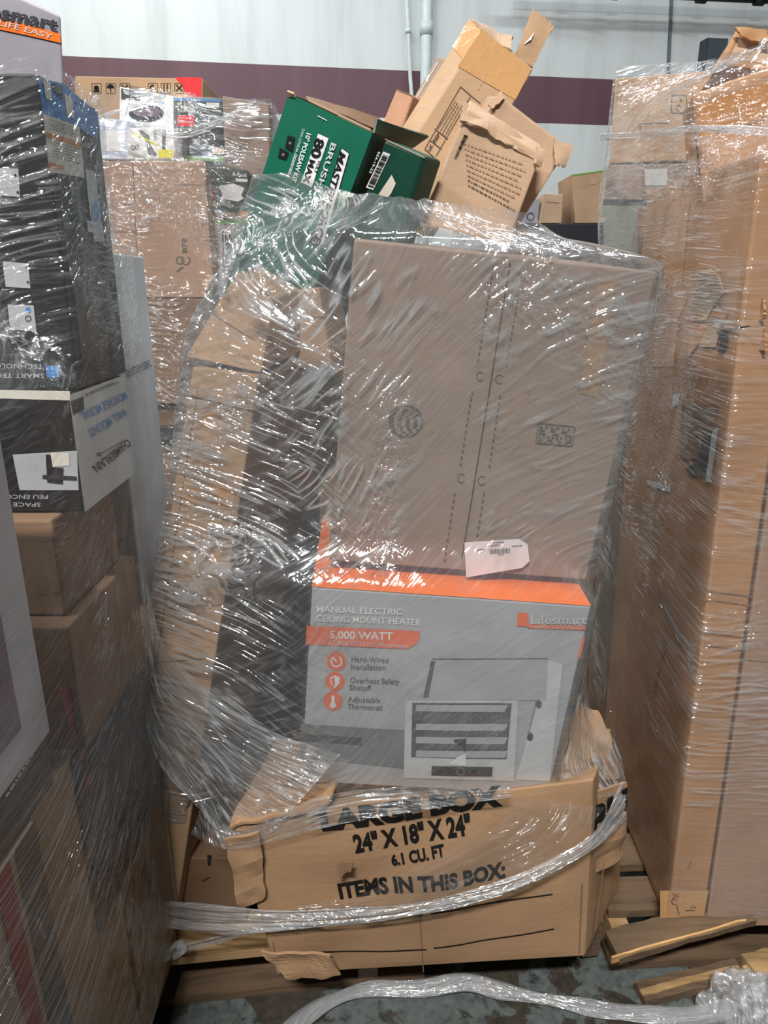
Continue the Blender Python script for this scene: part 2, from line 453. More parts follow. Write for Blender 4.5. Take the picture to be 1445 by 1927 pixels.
# ------------------------------------------------------------------ the hall: floor, wall
def floor_mat():
    m, nt, b = newmat('worn_concrete')
    tc = node(nt, 'ShaderNodeTexCoord').outputs['Object']
    patch = noise_n(nt, tc, 6.5, 6, .62, .6); speck = noise_n(nt, tc, 46, 4, .65, .4)
    base = ramp_n(nt, speck, [(.30, lin((40, 43, 42))), (.42, lin((80, 87, 85))), (.62, lin((98, 106, 104)))])
    brown = ramp_n(nt, speck, [(.3, lin((40, 36, 31))), (.6, lin((64, 58, 50)))])
    mx = node(nt, 'ShaderNodeMix', data_type='RGBA')
    nt.links.new(ramp_n(nt, patch, [(.47, g(0)), (.50, g(1))]), mx.inputs['Factor'])
    nt.links.new(brown, mx.inputs['A']); nt.links.new(base, mx.inputs['B'])
    nt.links.new(mx.outputs['Result'], b.inputs['Base Color']); b.inputs['Roughness'].default_value = .6
    bp = node(nt, 'ShaderNodeBump'); bp.inputs['Strength'].default_value = .3; bp.inputs['Distance'].default_value = .003
    nt.links.new(patch, bp.inputs['Height']); nt.links.new(bp.outputs[0], b.inputs['Normal'])
    return m
tag(link('floor', [(-9, -6, 0), (9, -6, 0), (9, 12, 0), (-9, 12, 0)], [(0,1,2,3)], floor_mat()), kind='structure')
WY, WYAW = 7.0, math.radians(8.6)
def on_wall(px, py, off=0.0):
    d = FW + RT*((px-CX)/F_PX) + UP*((CY-py)/F_PX)
    n = Vector((math.sin(WYAW), -math.cos(WYAW), 0)); p0 = Vector((0, WY, 0))
    t = (p0-EYE).dot(n)/d.dot(n)
    return EYE + d*t + n*off
ZS1, ZS0 = on_wall(722, 131).z, on_wall(722, 222).z
def wall_mat():
    m, nt, b = newmat('painted_wall')
    tc = node(nt, 'ShaderNodeTexCoord').outputs['Object']
    sx = node(nt, 'ShaderNodeSeparateXYZ'); nt.links.new(tc, sx.inputs[0])
    z = sx.outputs['Z']
    inb = math_n(nt, 'MULTIPLY', math_n(nt, 'GREATER_THAN', z, ZS0), math_n(nt, 'LESS_THAN', z, ZS1))
    dirt = noise_n(nt, map_n(nt, tc, (3, 3, .35)), 1.4, 5, .6)
    wcol = ramp_n(nt, dirt, [(.28, lin((196, 200, 198))), (.5, lin((214, 218, 216))), (.75, lin((222, 226, 224)))])
    mcol = ramp_n(nt, dirt, [(.3, lin((92, 62, 68))), (.7, lin((106, 74, 80)))])
    mx = node(nt, 'ShaderNodeMix', data_type='RGBA'); nt.links.new(inb, mx.inputs['Factor'])
    nt.links.new(wcol, mx.inputs['A']); nt.links.new(mcol, mx.inputs['B'])
    nt.links.new(mx.outputs['Result'], b.inputs['Base Color']); b.inputs['Roughness'].default_value = .55
    return m
wdir = Vector((math.cos(WYAW), math.sin(WYAW), 0)); wn = Vector((math.sin(WYAW), -math.cos(WYAW), 0))
a, b_ = Vector((0, WY, 0)) - wdir*9, Vector((0, WY, 0)) + wdir*9
wall = link('wall_back', [a, b_, b_-wn*.2, a-wn*.2, a+V(0,0,6), b_+V(0,0,6), b_-wn*.2+V(0,0,6), a-wn*.2+V(0,0,6)],
            [(0,1,5,4), (1,2,6,5), (2,3,7,6), (3,0,4,7), (4,5,6,7), (3,2,1,0)], wall_mat())
tag(wall, kind='structure')
PIPE = paint('white_pipe_paint', (206, 218, 214), .4); DGP = paint('dark_green_pipe', (26, 44, 40), .5)
def tube(name, pts, rad, mat, parent=None, seg=14, o0=None, rads=None):
    o0 = Vector(o0) if o0 is not None else Vector((0,0,0)); pts = [Vector(p) for p in pts]; vs, fs = [], []
    for i, p in enumerate(pts):
        d = (pts[min(i+1, len(pts)-1)]-pts[max(i-1, 0)]).normalized()
        s1 = d.cross(Vector((.13, .2, .97)) if abs(d.z) < .9 else Vector((1, 0, 0))).normalized(); s2 = d.cross(s1)
        r = rads[i] if rads else rad
        for k in range(seg):
            an = 2*math.pi*k/seg; vs.append(p + (s1*math.cos(an)+s2*math.sin(an))*r - o0)
    for i in range(len(pts)-1):
        for k in range(seg): fs.append((i*seg+k, i*seg+(k+1) % seg, (i+1)*seg+(k+1) % seg, (i+1)*seg+k))
    fs += [tuple(range(seg))[::-1], tuple((len(pts)-1)*seg+k for k in range(seg))]
    return link(name, vs, fs, mat, parent, smooth=True)
p = on_wall(798, 130, .07)
r = thing('wall_pipe', 'thick white vertical pipe running up the far wall', 'pipe', (p.x, p.y, 0))
tube('pipe_run', [(p.x, p.y, 0), (p.x, p.y, 6)], .048, PIPE, r, o0=(p.x, p.y, 0))
for z in (1.5, ZS1+.25, 5.2): tube('coupling', [(p.x, p.y, z), (p.x, p.y, z+.1)], .056, PIPE, r, o0=(p.x, p.y, 0))
r = thing('conduit', 'thin white conduit hanging beside the thick white pipe', 'conduit', on_wall(775, 420, .05))
tube('conduit_run', [on_wall(x, y, .05) for x, y in ((762, -20), (766, 60), (768, 110), (770, 150), (774, 200), (776, 300), (778, 420))], .017, PIPE, r, o0=r.location)
tube('clip', [on_wall(766, 58, .05), on_wall(766, 66, .05)], .026, PIPE, r, o0=r.location)
r = thing('ceiling_pipe', 'dark green horizontal pipe high on the far wall', 'pipe', on_wall(1020, 0, .25))
tube('pipe_run', [on_wall(950, 0, .25), on_wall(1200, 9, .25), on_wall(1500, 22, .25)], .034, DGP, r, o0=r.location)
for x in (1040, 1130, 1290, 1395):
    q = on_wall(x, 4+(x-1020)*.04, .25); tube('coupling', [q-wdir*.04, q+wdir*.04], .046, DGP, r, o0=r.location)
a, b_ = on_wall(1263, -10, .012), on_wall(1249, 130, .012)
for (x0, y0, x1, y1) in ((1263, -10, 1244, 400),):
    beam('seam', on_wall(x0, y0, .006), on_wall(x1, y1, .006), .03, .012, paint('seam_dark', (110, 118, 122)), wall, up=wn)
q = on_wall(1333, 106, .06)
r = thing('junction_box', 'dark grey electrical box mounted on the far wall', 'electrical box', q)
GB = paint('dark_grey_metal', (54, 62, 68), .5)
beam('housing', V(0,0,-.11), V(0,0,.11), .2, .12, GB, r, up=wn, rough=.0005)
beam('cover', wn*.065+V(0,0,-.1), wn*.065+V(0,0,.1), .18, .012, paint('grey_metal_cover', (78, 86, 92), .4), r, up=wn, rough=.0005)

# ------------------------------------------------------------------ pallets
def pallet(label, origin, yaw, W, D, hgt=.13, front_gap=None, boards=7, bottom_to=1.0, front_deck=True, light=True):
    r = thing('wooden_pallet', label, 'pallet', origin, 'wooden pallets under the wrapped stacks'); r.rotation_euler = (0, 0, yaw)
    bt = .018
    for i, x in enumerate((.02, W/2, W-.02)):
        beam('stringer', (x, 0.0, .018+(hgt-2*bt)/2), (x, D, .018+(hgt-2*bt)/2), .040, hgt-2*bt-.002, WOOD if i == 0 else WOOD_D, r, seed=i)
    for i in range(boards):
        y = .05 + (D-.1)*i/(boards-1)
        if i == 0 and not front_deck: continue
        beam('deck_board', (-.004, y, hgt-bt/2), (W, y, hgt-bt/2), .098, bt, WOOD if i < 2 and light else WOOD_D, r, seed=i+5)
    for i in range(3):
        y = .05 + (D-.1)*i/2
        beam('bottom_board', (0, y, bt/2+.001), (W*(bottom_to if i == 0 else 1), y, bt/2+.001), .09, bt, WOOD_D, r, seed=i+20)
    return r
pallet('wooden pallet under the crushed large moving box', (-.53, 1.045, 0), math.radians(6.6), 1.0, 1.15, bottom_to=.62)
rp = pallet('broken wooden pallet under the tall right-hand cartons', (.483, 1.135, 0), math.radians(3), 1.0, 1.1, .118, front_deck=False, light=False)  # darker boards here paint in the shade beneath the cartons
# what is left of its front deck board, split off and hanging down
beam('broken_board', P(1152, 1782, Y=1.098)-rp.location, P(1405, 1712, Y=1.158)-rp.location, .060, .017, WOOD_D, rp, up=(0, -.1, 1), seed=3, n=14, rough=.003).matrix_parent_inverse = Matrix.Rotation(-math.radians(3), 4, 'Z')
beam('split_edge', P(1150, 1806, Y=1.068)-rp.location, P(1402, 1736, Y=1.128)-rp.location, .004, .020, WOOD_L, rp, up=(0, -.1, 1), seed=4, n=14, rough=.003).matrix_parent_inverse = Matrix.Rotation(-math.radians(3), 4, 'Z')
beam('deck_board', (0.0, .09, .109), (.22, .09, .109), .09, .018, WOOD_D, rp, seed=44)
pallet('wooden pallet under the dark boxes at the left edge', (-1.56, .42, 0), 0, 1.0, 1.15)
pallet('wooden pallet under the mixed stack in the background', (-1.15, 2.28, 0), 0, 1.0, 1.0)
pallet('far wooden pallet near the back wall', (.75, 4.35, 0), 0, 1.1, 1.0)

# ------------------------------------------------------------------ main stack
MAIN = []
# crushed moving box
fr = [P(436, 1545, Y=.985), P(1118, 1466, Y=1.06), P(1100, 1800, Y=1.045), P(520, 1834, Y=1.005)]
large = Box('moving_box', 'crushed brown moving box printed LARGE BOX at the bottom of the stack', 'box',
            fr + [P(515, 1395, Y=1.30), P(1150, 1370, Y=1.34), P(1168, 1660, Y=1.25), V(-.16, 1.42, .15)], CB_K, dent=.006, n=22, bevel=.004, bulge={'front': .012, 'top': -.03, 'right': .01}, seed=2)
L = lambda x, y: (400+x/1.806, 1440+y/1.806)
large.text('front', 'LARGE BOX', L(372, 217), L(985, 130), 35, INK, .065)
large.text('front', '24" X 18" X 24"', L(485, 294), L(880, 229), 33, INK, .045)
large.text('front', '6.1 CU. FT', L(610, 338), L(790, 306), 22, INK, .045)
large.text('front', 'ITEMS IN THIS BOX:', L(433, 450), L(995, 376), 28, INK, .045)
for a, b_ in (((645, 511), (715, 507)), ((740, 502), (1155, 437)), ((335, 633), (727, 625)), ((752, 620), (1160, 555))):
    large.line('front', L(*a), L(*b_), 2.6, INK)
large.disc('front', L(72, 380), 27, INK, 'printed_line', ry=33, hole=.94, a0=-100, a1=70)
for x in (712,): large.line('front', L(x-10, 470), L(x+4, 700), 2, CB_D, 'crease')
large.line('front', L(1255, 400), L(1245, 640), 3, CB_D, 'crease'); large.line('front', L(1330, 330), L(1300, 560), 2, CB_D, 'crease')
large.line('front', L(205, 600), L(215, 660), 2, CB_D, 'crease'); large.line('front', L(150, 260), L(170, 440), 3, CB_D, 'crease')
def flap_print(box, quad, txt, cap, a, b, mat, lift=.008):
    """lettering on a bent flap: a, b = baseline ends in the flap's own u (along), v (down)"""
    tl, tr, br, bl = [Vector(p) for p in quad]; vs, fs, (x0, x1, hc) = text_mesh(txt, .05, 0)
    nm = ((br-tl).cross(bl-tr)).normalized(); nm = nm if nm.y < 0 else -nm; out = []
    for x, y in vs:
        t = (x-x0)/(x1-x0); u = a[0]+(b[0]-a[0])*t; v = a[1]+(b[1]-a[1])*t - cap*y/hc
        out.append(tl*((1-u)*(1-v))+tr*(u*(1-v))+br*(u*v)+bl*((1-u)*v)+nm*lift)
    box._add('printed_lettering', mat, out, fs)
cfq = [P(1100, 1500, Y=1.065), P(1176, 1470, Y=1.13), P(1172, 1610, Y=1.12), P(1108, 1650, Y=1.07)]
flap_print(large, cfq, 'BU', .34, (.04, .48), (.98, .40), INK)
# torn bits, bent flaps
large.sheet('torn_flap', [P(424, 1580, Y=.975), P(490, 1560, Y=.975), P(500, 1690, Y=.985), P(452, 1710, Y=.99)], CB_K, .005, .006, jag=.006, seed=4)
large.sheet('bottom_flap', [P(490, 1790, Y=.995), P(620, 1795, Y=.992), P(640, 1834, Y=.995), P(545, 1842, Y=.998)], CB_K, .005, .005, jag=.004, seed=6)
large.sheet('top_flap', [P(432, 1556, Y=.98), P(600, 1527, Y=.99), P(640, 1470, Y=1.07), P(480, 1462, Y=1.12)], CB_K, .005, .007, n=14, seed=9)
large.sheet('side_flap', [P(1052, 1480, Y=1.10), P(1168, 1462, Y=1.16), P(1128, 1335, Y=1.28), P(1085, 1325, Y=1.28)], CB_K, .005, .010, n=14, seed=12)
large.sheet('corner_flap', [P(1100, 1500, Y=1.065), P(1176, 1470, Y=1.13), P(1172, 1610, Y=1.12), P(1108, 1650, Y=1.07)], CB_K, .005, .006, n=12, seed=14)
large.sheet('torn_tab', [P(633, 1628, Y=.985), P(668, 1622, Y=.98), P(660, 1640, Y=.975), P(640, 1652, Y=.98)], CB_D, .004, .004, n=5, jag=.004, seed=15)

# electric heater carton
heater = Box('heater_box', 'grey and orange electric heater box beneath the big brown carton', 'box',
             cuboid((-.149, 1.061, .547), (1.1, 4.5, 5.0), .45, .396, .29), LGREY, dent=.0012, seed=3)
MAIN.append(heater)
H = lambda x, y: (560+x/2.491, 1040+y/2.491)
heater.poly('top', [(.0, .0), (1, 0), (1, 1), (0, 1)], ORANGE, uvmode=True, eps=.001)
heater.poly('left', [(.0, .0), (1, 0), (1, 1), (0, 1)], CHAR, uvmode=True, eps=.001)
heater.text('front', 'MANUAL ELECTRIC', H(90, 275), H(490, 290), 11.5, WHITE, .01)
heater.text('front', 'CEILING MOUNT HEATER', H(88, 318), H(577, 338), 11.5, WHITE, .01)
heater.poly('front', [H(42, 340), H(572, 366), H(572, 395), H(556, 425), H(515, 450), H(38, 428)], ORANGE2)
heater.text('front', '5,000 WATT', H(150, 398), H(445, 406), 14, WHITE, .02)
heater.text('front', '17,060 BTU/hr. Maximum', H(148, 424), H(515, 443), 7, GREYW)
for c_, k in (((182, 507), 0), ((175, 602), 1), ((166, 694), 2)):
    c2 = H(*c_); heater.disc('front', c2, 18, ORANGE2)
    if k == 0:
        heater.disc('front', c2, 11, WHITE, 'icon', hole=.75, eps=.002, a0=-60, a1=240); heater.line('front', c2, (c2[0]-5, c2[1]-6), 3, WHITE, 'icon', .002)
    if k == 1:
        heater.poly('front', [(c2[0]-9, c2[1]-8), (c2[0], c2[1]-12), (c2[0]+9, c2[1]-8), (c2[0]+8, c2[1]+3), (c2[0], c2[1]+12), (c2[0]-8, c2[1]+3)], WHITE, 'icon', .002)
        heater.poly('front', [(c2[0]-7, c2[1]-6), (c2[0]-.5, c2[1]-9), (c2[0]-.5, c2[1]+9), (c2[0]-6, c2[1]+2)], ORANGE2, 'icon', .0026)
    if k == 2:
        heater.line('front', (c2[0], c2[1]-11), (c2[0], c2[1]+5), 5.5, WHITE, 'icon', .002); heater.disc('front', (c2[0], c2[1]+7), 5.5, WHITE, 'icon', .002)
for t, a, b_ in (('Hard-Wired', (252, 507), (425, 513)), ('Installation', (250, 543), (413, 547)), ('Overheat Safety', (245, 606), (477, 613)),
                 ('Shutoff', (242, 640), (345, 643)), ('Adjustable', (236, 695), (387, 700)), ('Thermostat', (234, 729), (398, 734))):
    heater.text('front', t, H(*a), H(*b_), 10, DGREY, .004)
heater.poly('front', [H(14, 800), H(500, 830), H(498, 1010), H(10, 960)], MGREY)
heater.poly('front', [H(12, 845), H(300, 865), H(300, 900), H(12, 880)], DGREY, eps=.0018)
heater.poly('front', [H(632, 500), H(1172, 497), H(1165, 690), H(600, 690)], LGREY, eps=.0016); heater.poly('front', [H(625, 505), H(645, 505), H(612, 676), H(588, 676)], DGREY, eps=.0020)
heater.line('front', H(628, 497), H(1172, 496), 2, DGREY)
heater.poly('front', [H(1172, 500), H(1130, 690), H(1020, 1060), H(1180, 1070), H(1240, 520)], GREYW, eps=.0015)
heater.poly('front', [H(505, 690), H(1032, 690), H(1012, 1068), H(497, 1052)], GREYW, eps=.0018)
heater.poly('front', [H(537, 700), H(1003, 702), H(978, 965), H(532, 955)], DGREY, eps=.0022)
heater.group()
for k in range(46):
    x = 596+k*8.4; heater.line('front', H(x, 750), H(x-2, 915), 1.0, MGREY, 'grille_line', .0025, n=2)
heater.ungroup()
for y in (708, 796, 858, 922):
    heater.poly('front', [H(556, y), H(985, y+2), H(968, y+34), H(552, y+30)], LGREY, 'louvre', .0030)
heater.poly('front', [H(628, 995), H(914, 1000), H(910, 1046), H(626, 1040)], BLACK, eps=.0024)
heater.disc('front', H(763, 1020), 8, MGREY, 'icon', hole=.7, eps=.003)
heater.scribble('front', H(640, 1010), H(740, 1012), 2, LGREY, 2, 8); heater.scribble('front', H(850, 1015), H(905, 1016), 2, LGREY, 2, 5)
heater.poly('front', [H(705, 987), H(745, 955), H(785, 935), H(790, 995)], WHITE, 'torn_print', .0034); heater.poly('front', [H(730, 870), H(790, 865), H(785, 930), H(770, 900), H(735, 885)], BLACK, 'torn_print', .0036)
for c_ in ((1128, 704), (1088, 857)): heater.disc('front', H(*c_), 5.5, BLACK, 'icon', ry=8, eps=.003)
heater.line('front', H(1128, 640), H(1075, 880), 1.6, MGREY)
heater.poly('front', [H(1030, 278), H(1080, 282), H(1082, 345), H(1028, 342)], ORANGE2, eps=.0016)
heater.text('front', 'Lifesmart', H(1092, 330), H(1352, 332), 16, GREYW, .01)
heater.poly('front', [H(1078, 334), H(1345, 342), H(1343, 362), H(1078, 352)], ORANGE2, eps=.0014); heater.text('front', 'MAKE LIFE EASY', H(1092, 350), H(1335, 358), 5, GREYW)
heater.poly('front', [H(1336, 395), H(1346, 395), H(1325, 490), H(1310, 490)], ORANGE2)

# big brown carton on top of the heater
brown = Box('large_carton', 'large plain brown carton with a centre seam, tilted on the heater box', 'carton',
            cuboid((-.092, 1.087, .963), (2.0, 3.8, 5.7), .436, .496, .33), CB_G, dent=.0015, seed=4)
MAIN.append(brown)
B = lambda x, y: (600+x/2.19, 420+y/2.19)
brown.line('front', B(788, 160), B(588, 1385), 2.4, CHAR, 'seam')
for a, b_ in (((717, 190), (655, 570)), ((632, 690), (582, 1000)), ((560, 1110), (517, 1395)), ((838, 208), (770, 590)), ((747, 708), (700, 1020)), ((680, 1110), (652, 1290))):
    brown.line('front', B(*a), B(*b_), 3.4, INK_G, dash=6)
for c_ in ((665, 630), (743, 642), (587, 1050), (672, 1060)): brown.disc('front', B(*c_), 8, INK_G, 'printed_line', ry=9, hole=.8, a0=40, a1=320)
brown.disc('front', B(357, 815), 33, INK_G, 'printed_seal', hole=.93, ry=31)
brown.group()
for k in range(11):
    y = 765+k*10.5; hw = math.sqrt(max(0, 66**2-(y-815)**2)); brown.line('front', B(357-hw, y), B(357+hw, y+2), 2.6, INK_G, 'printed_seal', dash=7)
brown.ungroup(); brown.group()
q = [B(905, 823), B(1055, 838), B(1042, 918), B(893, 905)]
for i in range(4): brown.line('front', q[i], q[(i+1) % 4], 2, INK_G, 'printed_seal')
for k in range(6): brown.line('front', B(910-k*2, 838+k*13), B(1045-k*2, 850+k*13), 3.4, INK_G, 'printed_seal', dash=(5, 9, 12, 4, 8, 6)[k])
brown.ungroup()
brown.poly('front', [B(1150, 215), B(1225, 225), B(1150, 720), B(1075, 700)], cardboard('water_stain', (172, 140, 108)), 'stain', .0008)
brown.line('top', brown.uv('top', (0, 0)) and (945, 440), (970, 486), 3, CHAR, 'seam')
# delivery label
lb = [B(597, 1308), B(822, 1293), B(862, 1400), B(604, 1452)]
brown.poly('front', [B(597, 1308), B(822, 1293), B(855, 1315), B(864, 1385), B(835, 1412), B(604, 1452)], PAPER, 'shipping_label', .0075)
bq = [B(700, 1336), B(787, 1331), B(786, 1350), B(701, 1354)]
rnd = random.Random(3); x = 0; brown.group()
while x < .97:
    wd = rnd.uniform(.015, .05); A = [Vector(bq[0]).lerp(Vector(bq[1]), x), Vector(bq[0]).lerp(Vector(bq[1]), x+wd), Vector(bq[3]).lerp(Vector(bq[2]), x+wd), Vector(bq[3]).lerp(Vector(bq[2]), x)]
    brown.poly('front', A, INK, 'barcode', .0085, sub=1); x += wd+rnd.uniform(.015, .04)
brown.ungroup()
for a, b_ in (((645, 1340), (680, 1337)), ((715, 1310), (760, 1307)), ((735, 1358), (760, 1357)), ((790, 1325), (835, 1322)), ((700, 1322), (745, 1319))):
    brown.scribble('front', B(*a), B(*b_), 2, INK_F, 1, 5, eps=.0085)

# tall leaning carton
tall = Box('tall_carton', 'tall narrow brown carton leaning at the left of the stack', 'carton',
           [P(362, 690, Y=1.10), P(487, 706, Y=1.10), P(325, 1757, Z=.142), P(202, 1742, Z=.142),
            P(540, 655, Y=1.45), P(650, 665, Y=1.42), P(440, 1500, Y=1.50), V(-.47, 1.50, .142)], CB, dent=.003, n=16, seed=5)
MAIN.append(tall)
tall.line('front', (372, 735), (312, 1130), 2.2, CHAR, 'seam', dash=5); tall.line('front', (312, 1130), (262, 1480), 1.6, INK_F, 'seam')
tall.line('front', (360, 745), (480, 775), 2, CHAR, 'seam')
for y, x0, x1 in ((1145, 305, 425), (1245, 290, 410)): tall.line('front', (x0, y), (x1, y-8), 1.6, CB_D, 'crease')
tall.poly('front', [(345, 905), (443, 920), (440, 960), (338, 945)], TAPE_C, 'tape')
# cartons on top of it, under the film
capc = Box('tilted_carton', 'small brown carton tipped over on the tall leaning carton, under film', 'carton',
           quadbox([(443, 514), (515, 562), (490, 702), (348, 672)], (1.16, 1.15, 1.105, 1.105), (.05, .12, .02)), CB, seed=6)
MAIN.append(capc)
capc.line('front', (400, 590), (480, 640), 2, CB_D, 'crease')
capd = Box('flat_carton', 'pale brown carton wedged between the tilted carton and the big brown carton', 'carton',
           quadbox([(508, 552), (600, 540), (625, 690), (488, 695)], (1.22, 1.22, 1.24, 1.20), (.03, .10, .0)), CB_L, seed=7)
capd.line('front', (520, 600), (610, 596), 2, CB_D, 'crease')
MAIN.append(capd)
lowc = Box('low_carton', 'low brown carton between the foot of the tall carton and the moving box', 'carton',
           axis_box(-.412, -.285, 1.14, 1.38, .131, .30), CB_D, seed=8)
lowc.poly('front', [(390, 1608), (398, 1608), (397, 1628), (391, 1628)], CHAR, 'cut_hole'); lowc.line('front', (380, 1658), (395, 1650), 2, CHAR, 'scuff')

# green polesaw box, open at the top
G = lambda x, y: (480+x/4.25, 150+y/4.25)
gf = [P(543, 175, Y=1.20), P(701, 250, Y=1.20), P(556, 640, Y=1.235), P(404, 605, Y=1.235)]
gd = P(800, 290, Y=1.36) - P(703, 262, Y=1.20)
gd = Vector((gd.x*.75, gd.y*.75, .0))
green = Box('green_tool_box', 'open green polesaw box with white lettering sticking out of the wrap', 'box',
            gf + [gf[0]+gd, gf[1]+gd, gf[2]+gd, gf[3]+gd], GREEN, dent=.001, open_top=True, liner=CB_D, bevel=0, seed=9)
MAIN.append(green)
green.text('front', 'BRUSHLESS', G(610, 502), G(420, 1092), 10, GREYW, .02)
green.poly('front', [G(690, 543), G(757, 590), G(548, 1325), G(448, 1312)], BLACK, eps=.0008); green.poly('front', [G(694, 552), G(750, 592), G(543, 1318), G(454, 1306)], WHITE, eps=.0014)
green.text('front', 'MASTERFORCE', G(677, 566), G(463, 1308), 13, BLACK, .03, eps=.0022, shear=.25)
green.poly('front', [G(505, 432), G(588, 470), G(452, 862), G(368, 820)], WHITE)
green.text('front', '80', G(488, 462), G(443, 618), 17, BLACK, .04); green.text('front', 'MAX', G(438, 636), G(383, 818), 11, BLACK, .03); green.text('front', 'VOLT', G(508, 640), G(470, 742), 5.5, BLACK, .02)
green.text('front', '10" POLESAW KIT', G(415, 425), G(292, 815), 8.5, WHITE, .02)
green.text('front', '2.0Ah LITHIUM ION BATTERY &', G(382, 392), G(255, 780), 4.5, GREYW, .01); green.scribble('front', G(330, 600), G(270, 780), 2, GREYW, 2, 8)
for q in ([(262, 445), (322, 462), (300, 580), (240, 545)], [(198, 545), (272, 585), (248, 642), (184, 625)]):
    green.poly('front', [G(*v) for v in q], BLACK); c2 = G(sum(v[0] for v in q)/4, sum(v[1] for v in q)/4); green.poly('front', [(c2[0]-2, c2[1]-3), (c2[0]+3, c2[1]-2), (c2[0]+2, c2[1]+3), (c2[0]-3, c2[1]+2)], MGREY, eps=.002)
green.poly('front', [G(425, 150), G(925, 392), G(920, 408), G(420, 168)], CB_L, 'worn_edge', eps=.0006); green.line('front', G(500, 288), G(575, 328), 1.6, WHITE, 'scuff')
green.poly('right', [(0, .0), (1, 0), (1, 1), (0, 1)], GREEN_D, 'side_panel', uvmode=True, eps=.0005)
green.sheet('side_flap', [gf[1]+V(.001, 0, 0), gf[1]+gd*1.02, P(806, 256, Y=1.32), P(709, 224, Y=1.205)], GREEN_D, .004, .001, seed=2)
green.sheet('back_flap', [gf[0]+gd*.35, gf[1]+gd*.9, P(709, 222, Y=1.30), P(575, 182, Y=1.26)], CB_D, .004, .002, seed=3)
green.sheet('torn_corner', [P(540, 172, Y=1.195), P(552, 176, Y=1.195), P(556, 184, Y=1.20), P(541, 182, Y=1.20)], CB_L, .004, .002, n=4, jag=.002, seed=5)
# second, darker green box
g2f = [P(724, 262, Y=1.215), P(800, 294, Y=1.215), P(728, 520, Y=1.24), P(640, 490, Y=1.24)]
g2d = Vector((.030, .045, 0))
green2 = Box('dark_green_box', 'dark green box with a white barcode beside the open polesaw box', 'box', g2f+[v+g2d for v in g2f], GREEN_D, seed=10, bevel=.005)
MAIN.append(green2)
bq = [G(1025, 575), G(1080, 595), G(945, 882), G(886, 862)]
green2.poly('front', bq, WHITE, 'barcode_label'); green2.barcode('front', [bq[0], bq[3], bq[2], bq[1]], BLACK)
green2.text('front', '954-19-22', G(985, 572), G(912, 745), 4.5, WHITE, .01)
green2.poly('front', [G(1092, 760), G(1125, 830), G(1085, 915), G(1060, 940), G(985, 920)], CREAM, 'torn_print')
green2.line('front', G(1040, 475), G(1355, 625), 1.8, CB_L, 'worn_edge')

# cartons sticking out of the top
T = lambda x, y: (760+x/4.25, y/4.25)
tf = [P(906, 60, Y=1.42), P(1004, 132, Y=1.42), P(815, 450, Y=1.36), P(672, 430, Y=1.36)]
td = P(884, 36, Y=1.47) - P(906, 60, Y=1.42)
tallc = Box('long_carton', 'long taped brown carton with a printed table slanting highest out of the stack', 'carton', tf+[v+td for v in tf], CB, dent=.002, n=14, seed=11)
MAIN.append(tallc)
q = [T(452, 695), T(612, 830), T(330, 1150), T(165, 1195)]
for a, b_ in ((T(452, 695), T(165, 1195)), (T(452, 695), T(612, 830)), (T(165, 1195), T(245, 1262)), (T(245, 1030), T(350, 1115)), (T(530, 775), T(255, 1250)), (T(205, 1120), T(300, 1195))):
    tallc.line('front', a, b_, 1.6, INK_F)
tallc.text('front', 'UK', T(208, 1215), T(238, 1165), 6.5, INK, .01); tallc.text('front', 'REP', T(250, 1145), T(292, 1078), 6.5, INK, .01)
for k in range(4): tallc.scribble('front', T(275+k*17, 1030+k*22), T(430+k*20, 790+k*5), 1.6, INK_F, 1, 12)
tallc.scribble('front', T(45, 1580), T(110, 1440), 1.5, INK_F, 2, 9)
tallc.poly('front', [T(625, 235), T(1020, 555), T(890, 800), T(430, 530)], TAPE_C, 'tape', .0010)
tallc.poly('left', [(0.0, .86), (1, .86), (1, 1), (0, 1)], TAPE_C, 'tape', .0010, uvmode=True)
tallc.line('front', T(745, 390), T(590, 720), 1.8, CB_L, 'crease')
tallc.sheet('torn_flap', [P(968, 106, Y=1.45), P(1001, 128, Y=1.45), P(1044, 46, Y=1.46), P(1003, 13, Y=1.47)], CB, .004, .003, n=10, jag=.004, seed=21)
tallc.sheet('crumpled_end', [P(903, 58, Y=1.425), P(962, 96, Y=1.425), P(964, 70, Y=1.46), P(886, 36, Y=1.47)], CB_L, .005, .005, n=8, jag=.003, seed=23)
tallc.sheet('tape_patch', [P(984, 84, Y=1.447), P(999, 74, Y=1.447), P(1006, 60, Y=1.452), P(998, 70, Y=1.452)], WHITE, .001, .001, n=4, jag=.002)
sl = [P(836, 108, Y=1.50), P(850, 118, Y=1.50), P(745, 330, Y=1.42), P(706, 310, Y=1.42)]
sf = [P(822, 106, Y=1.52), P(860, 116, Y=1.50), P(738, 330, Y=1.44), P(700, 320, Y=1.46)]
slim = Box('slim_carton', 'slim grey-brown carton just left of the long taped carton', 'carton', sf+[v+V(.03, .05, .0) for v in sf], CB_G, seed=12)
MAIN.append(slim)
slim.line('front', (824, 118), (716, 300), 1.5, CREAM, 'worn_edge'); slim.poly('front', [(806, 141), (809, 142), (804, 156), (801, 152)], WHITE, 'tape')
pf = [P(746, 167, Y=1.46), P(778, 180, Y=1.46), P(728, 330, Y=1.42), P(686, 310, Y=1.42)]
pinkc = Box('small_pink_carton', 'small pinkish brown carton peeking out behind the green box', 'carton', pf+[v+V(.03, .06, .0) for v in pf], cardboard('cardboard_pinkish', (196, 150, 122)), seed=13)
MAIN.append(pinkc)
pinkc.line('front', (747, 169), (776, 181), 2, CB_D, 'seam')
wf = [P(880, 205, Y=1.28), P(1018, 292, Y=1.27), P(955, 460, Y=1.29), P(790, 420, Y=1.29)]
wd_ = P(884, 188, Y=1.315) - P(880, 205, Y=1.28)
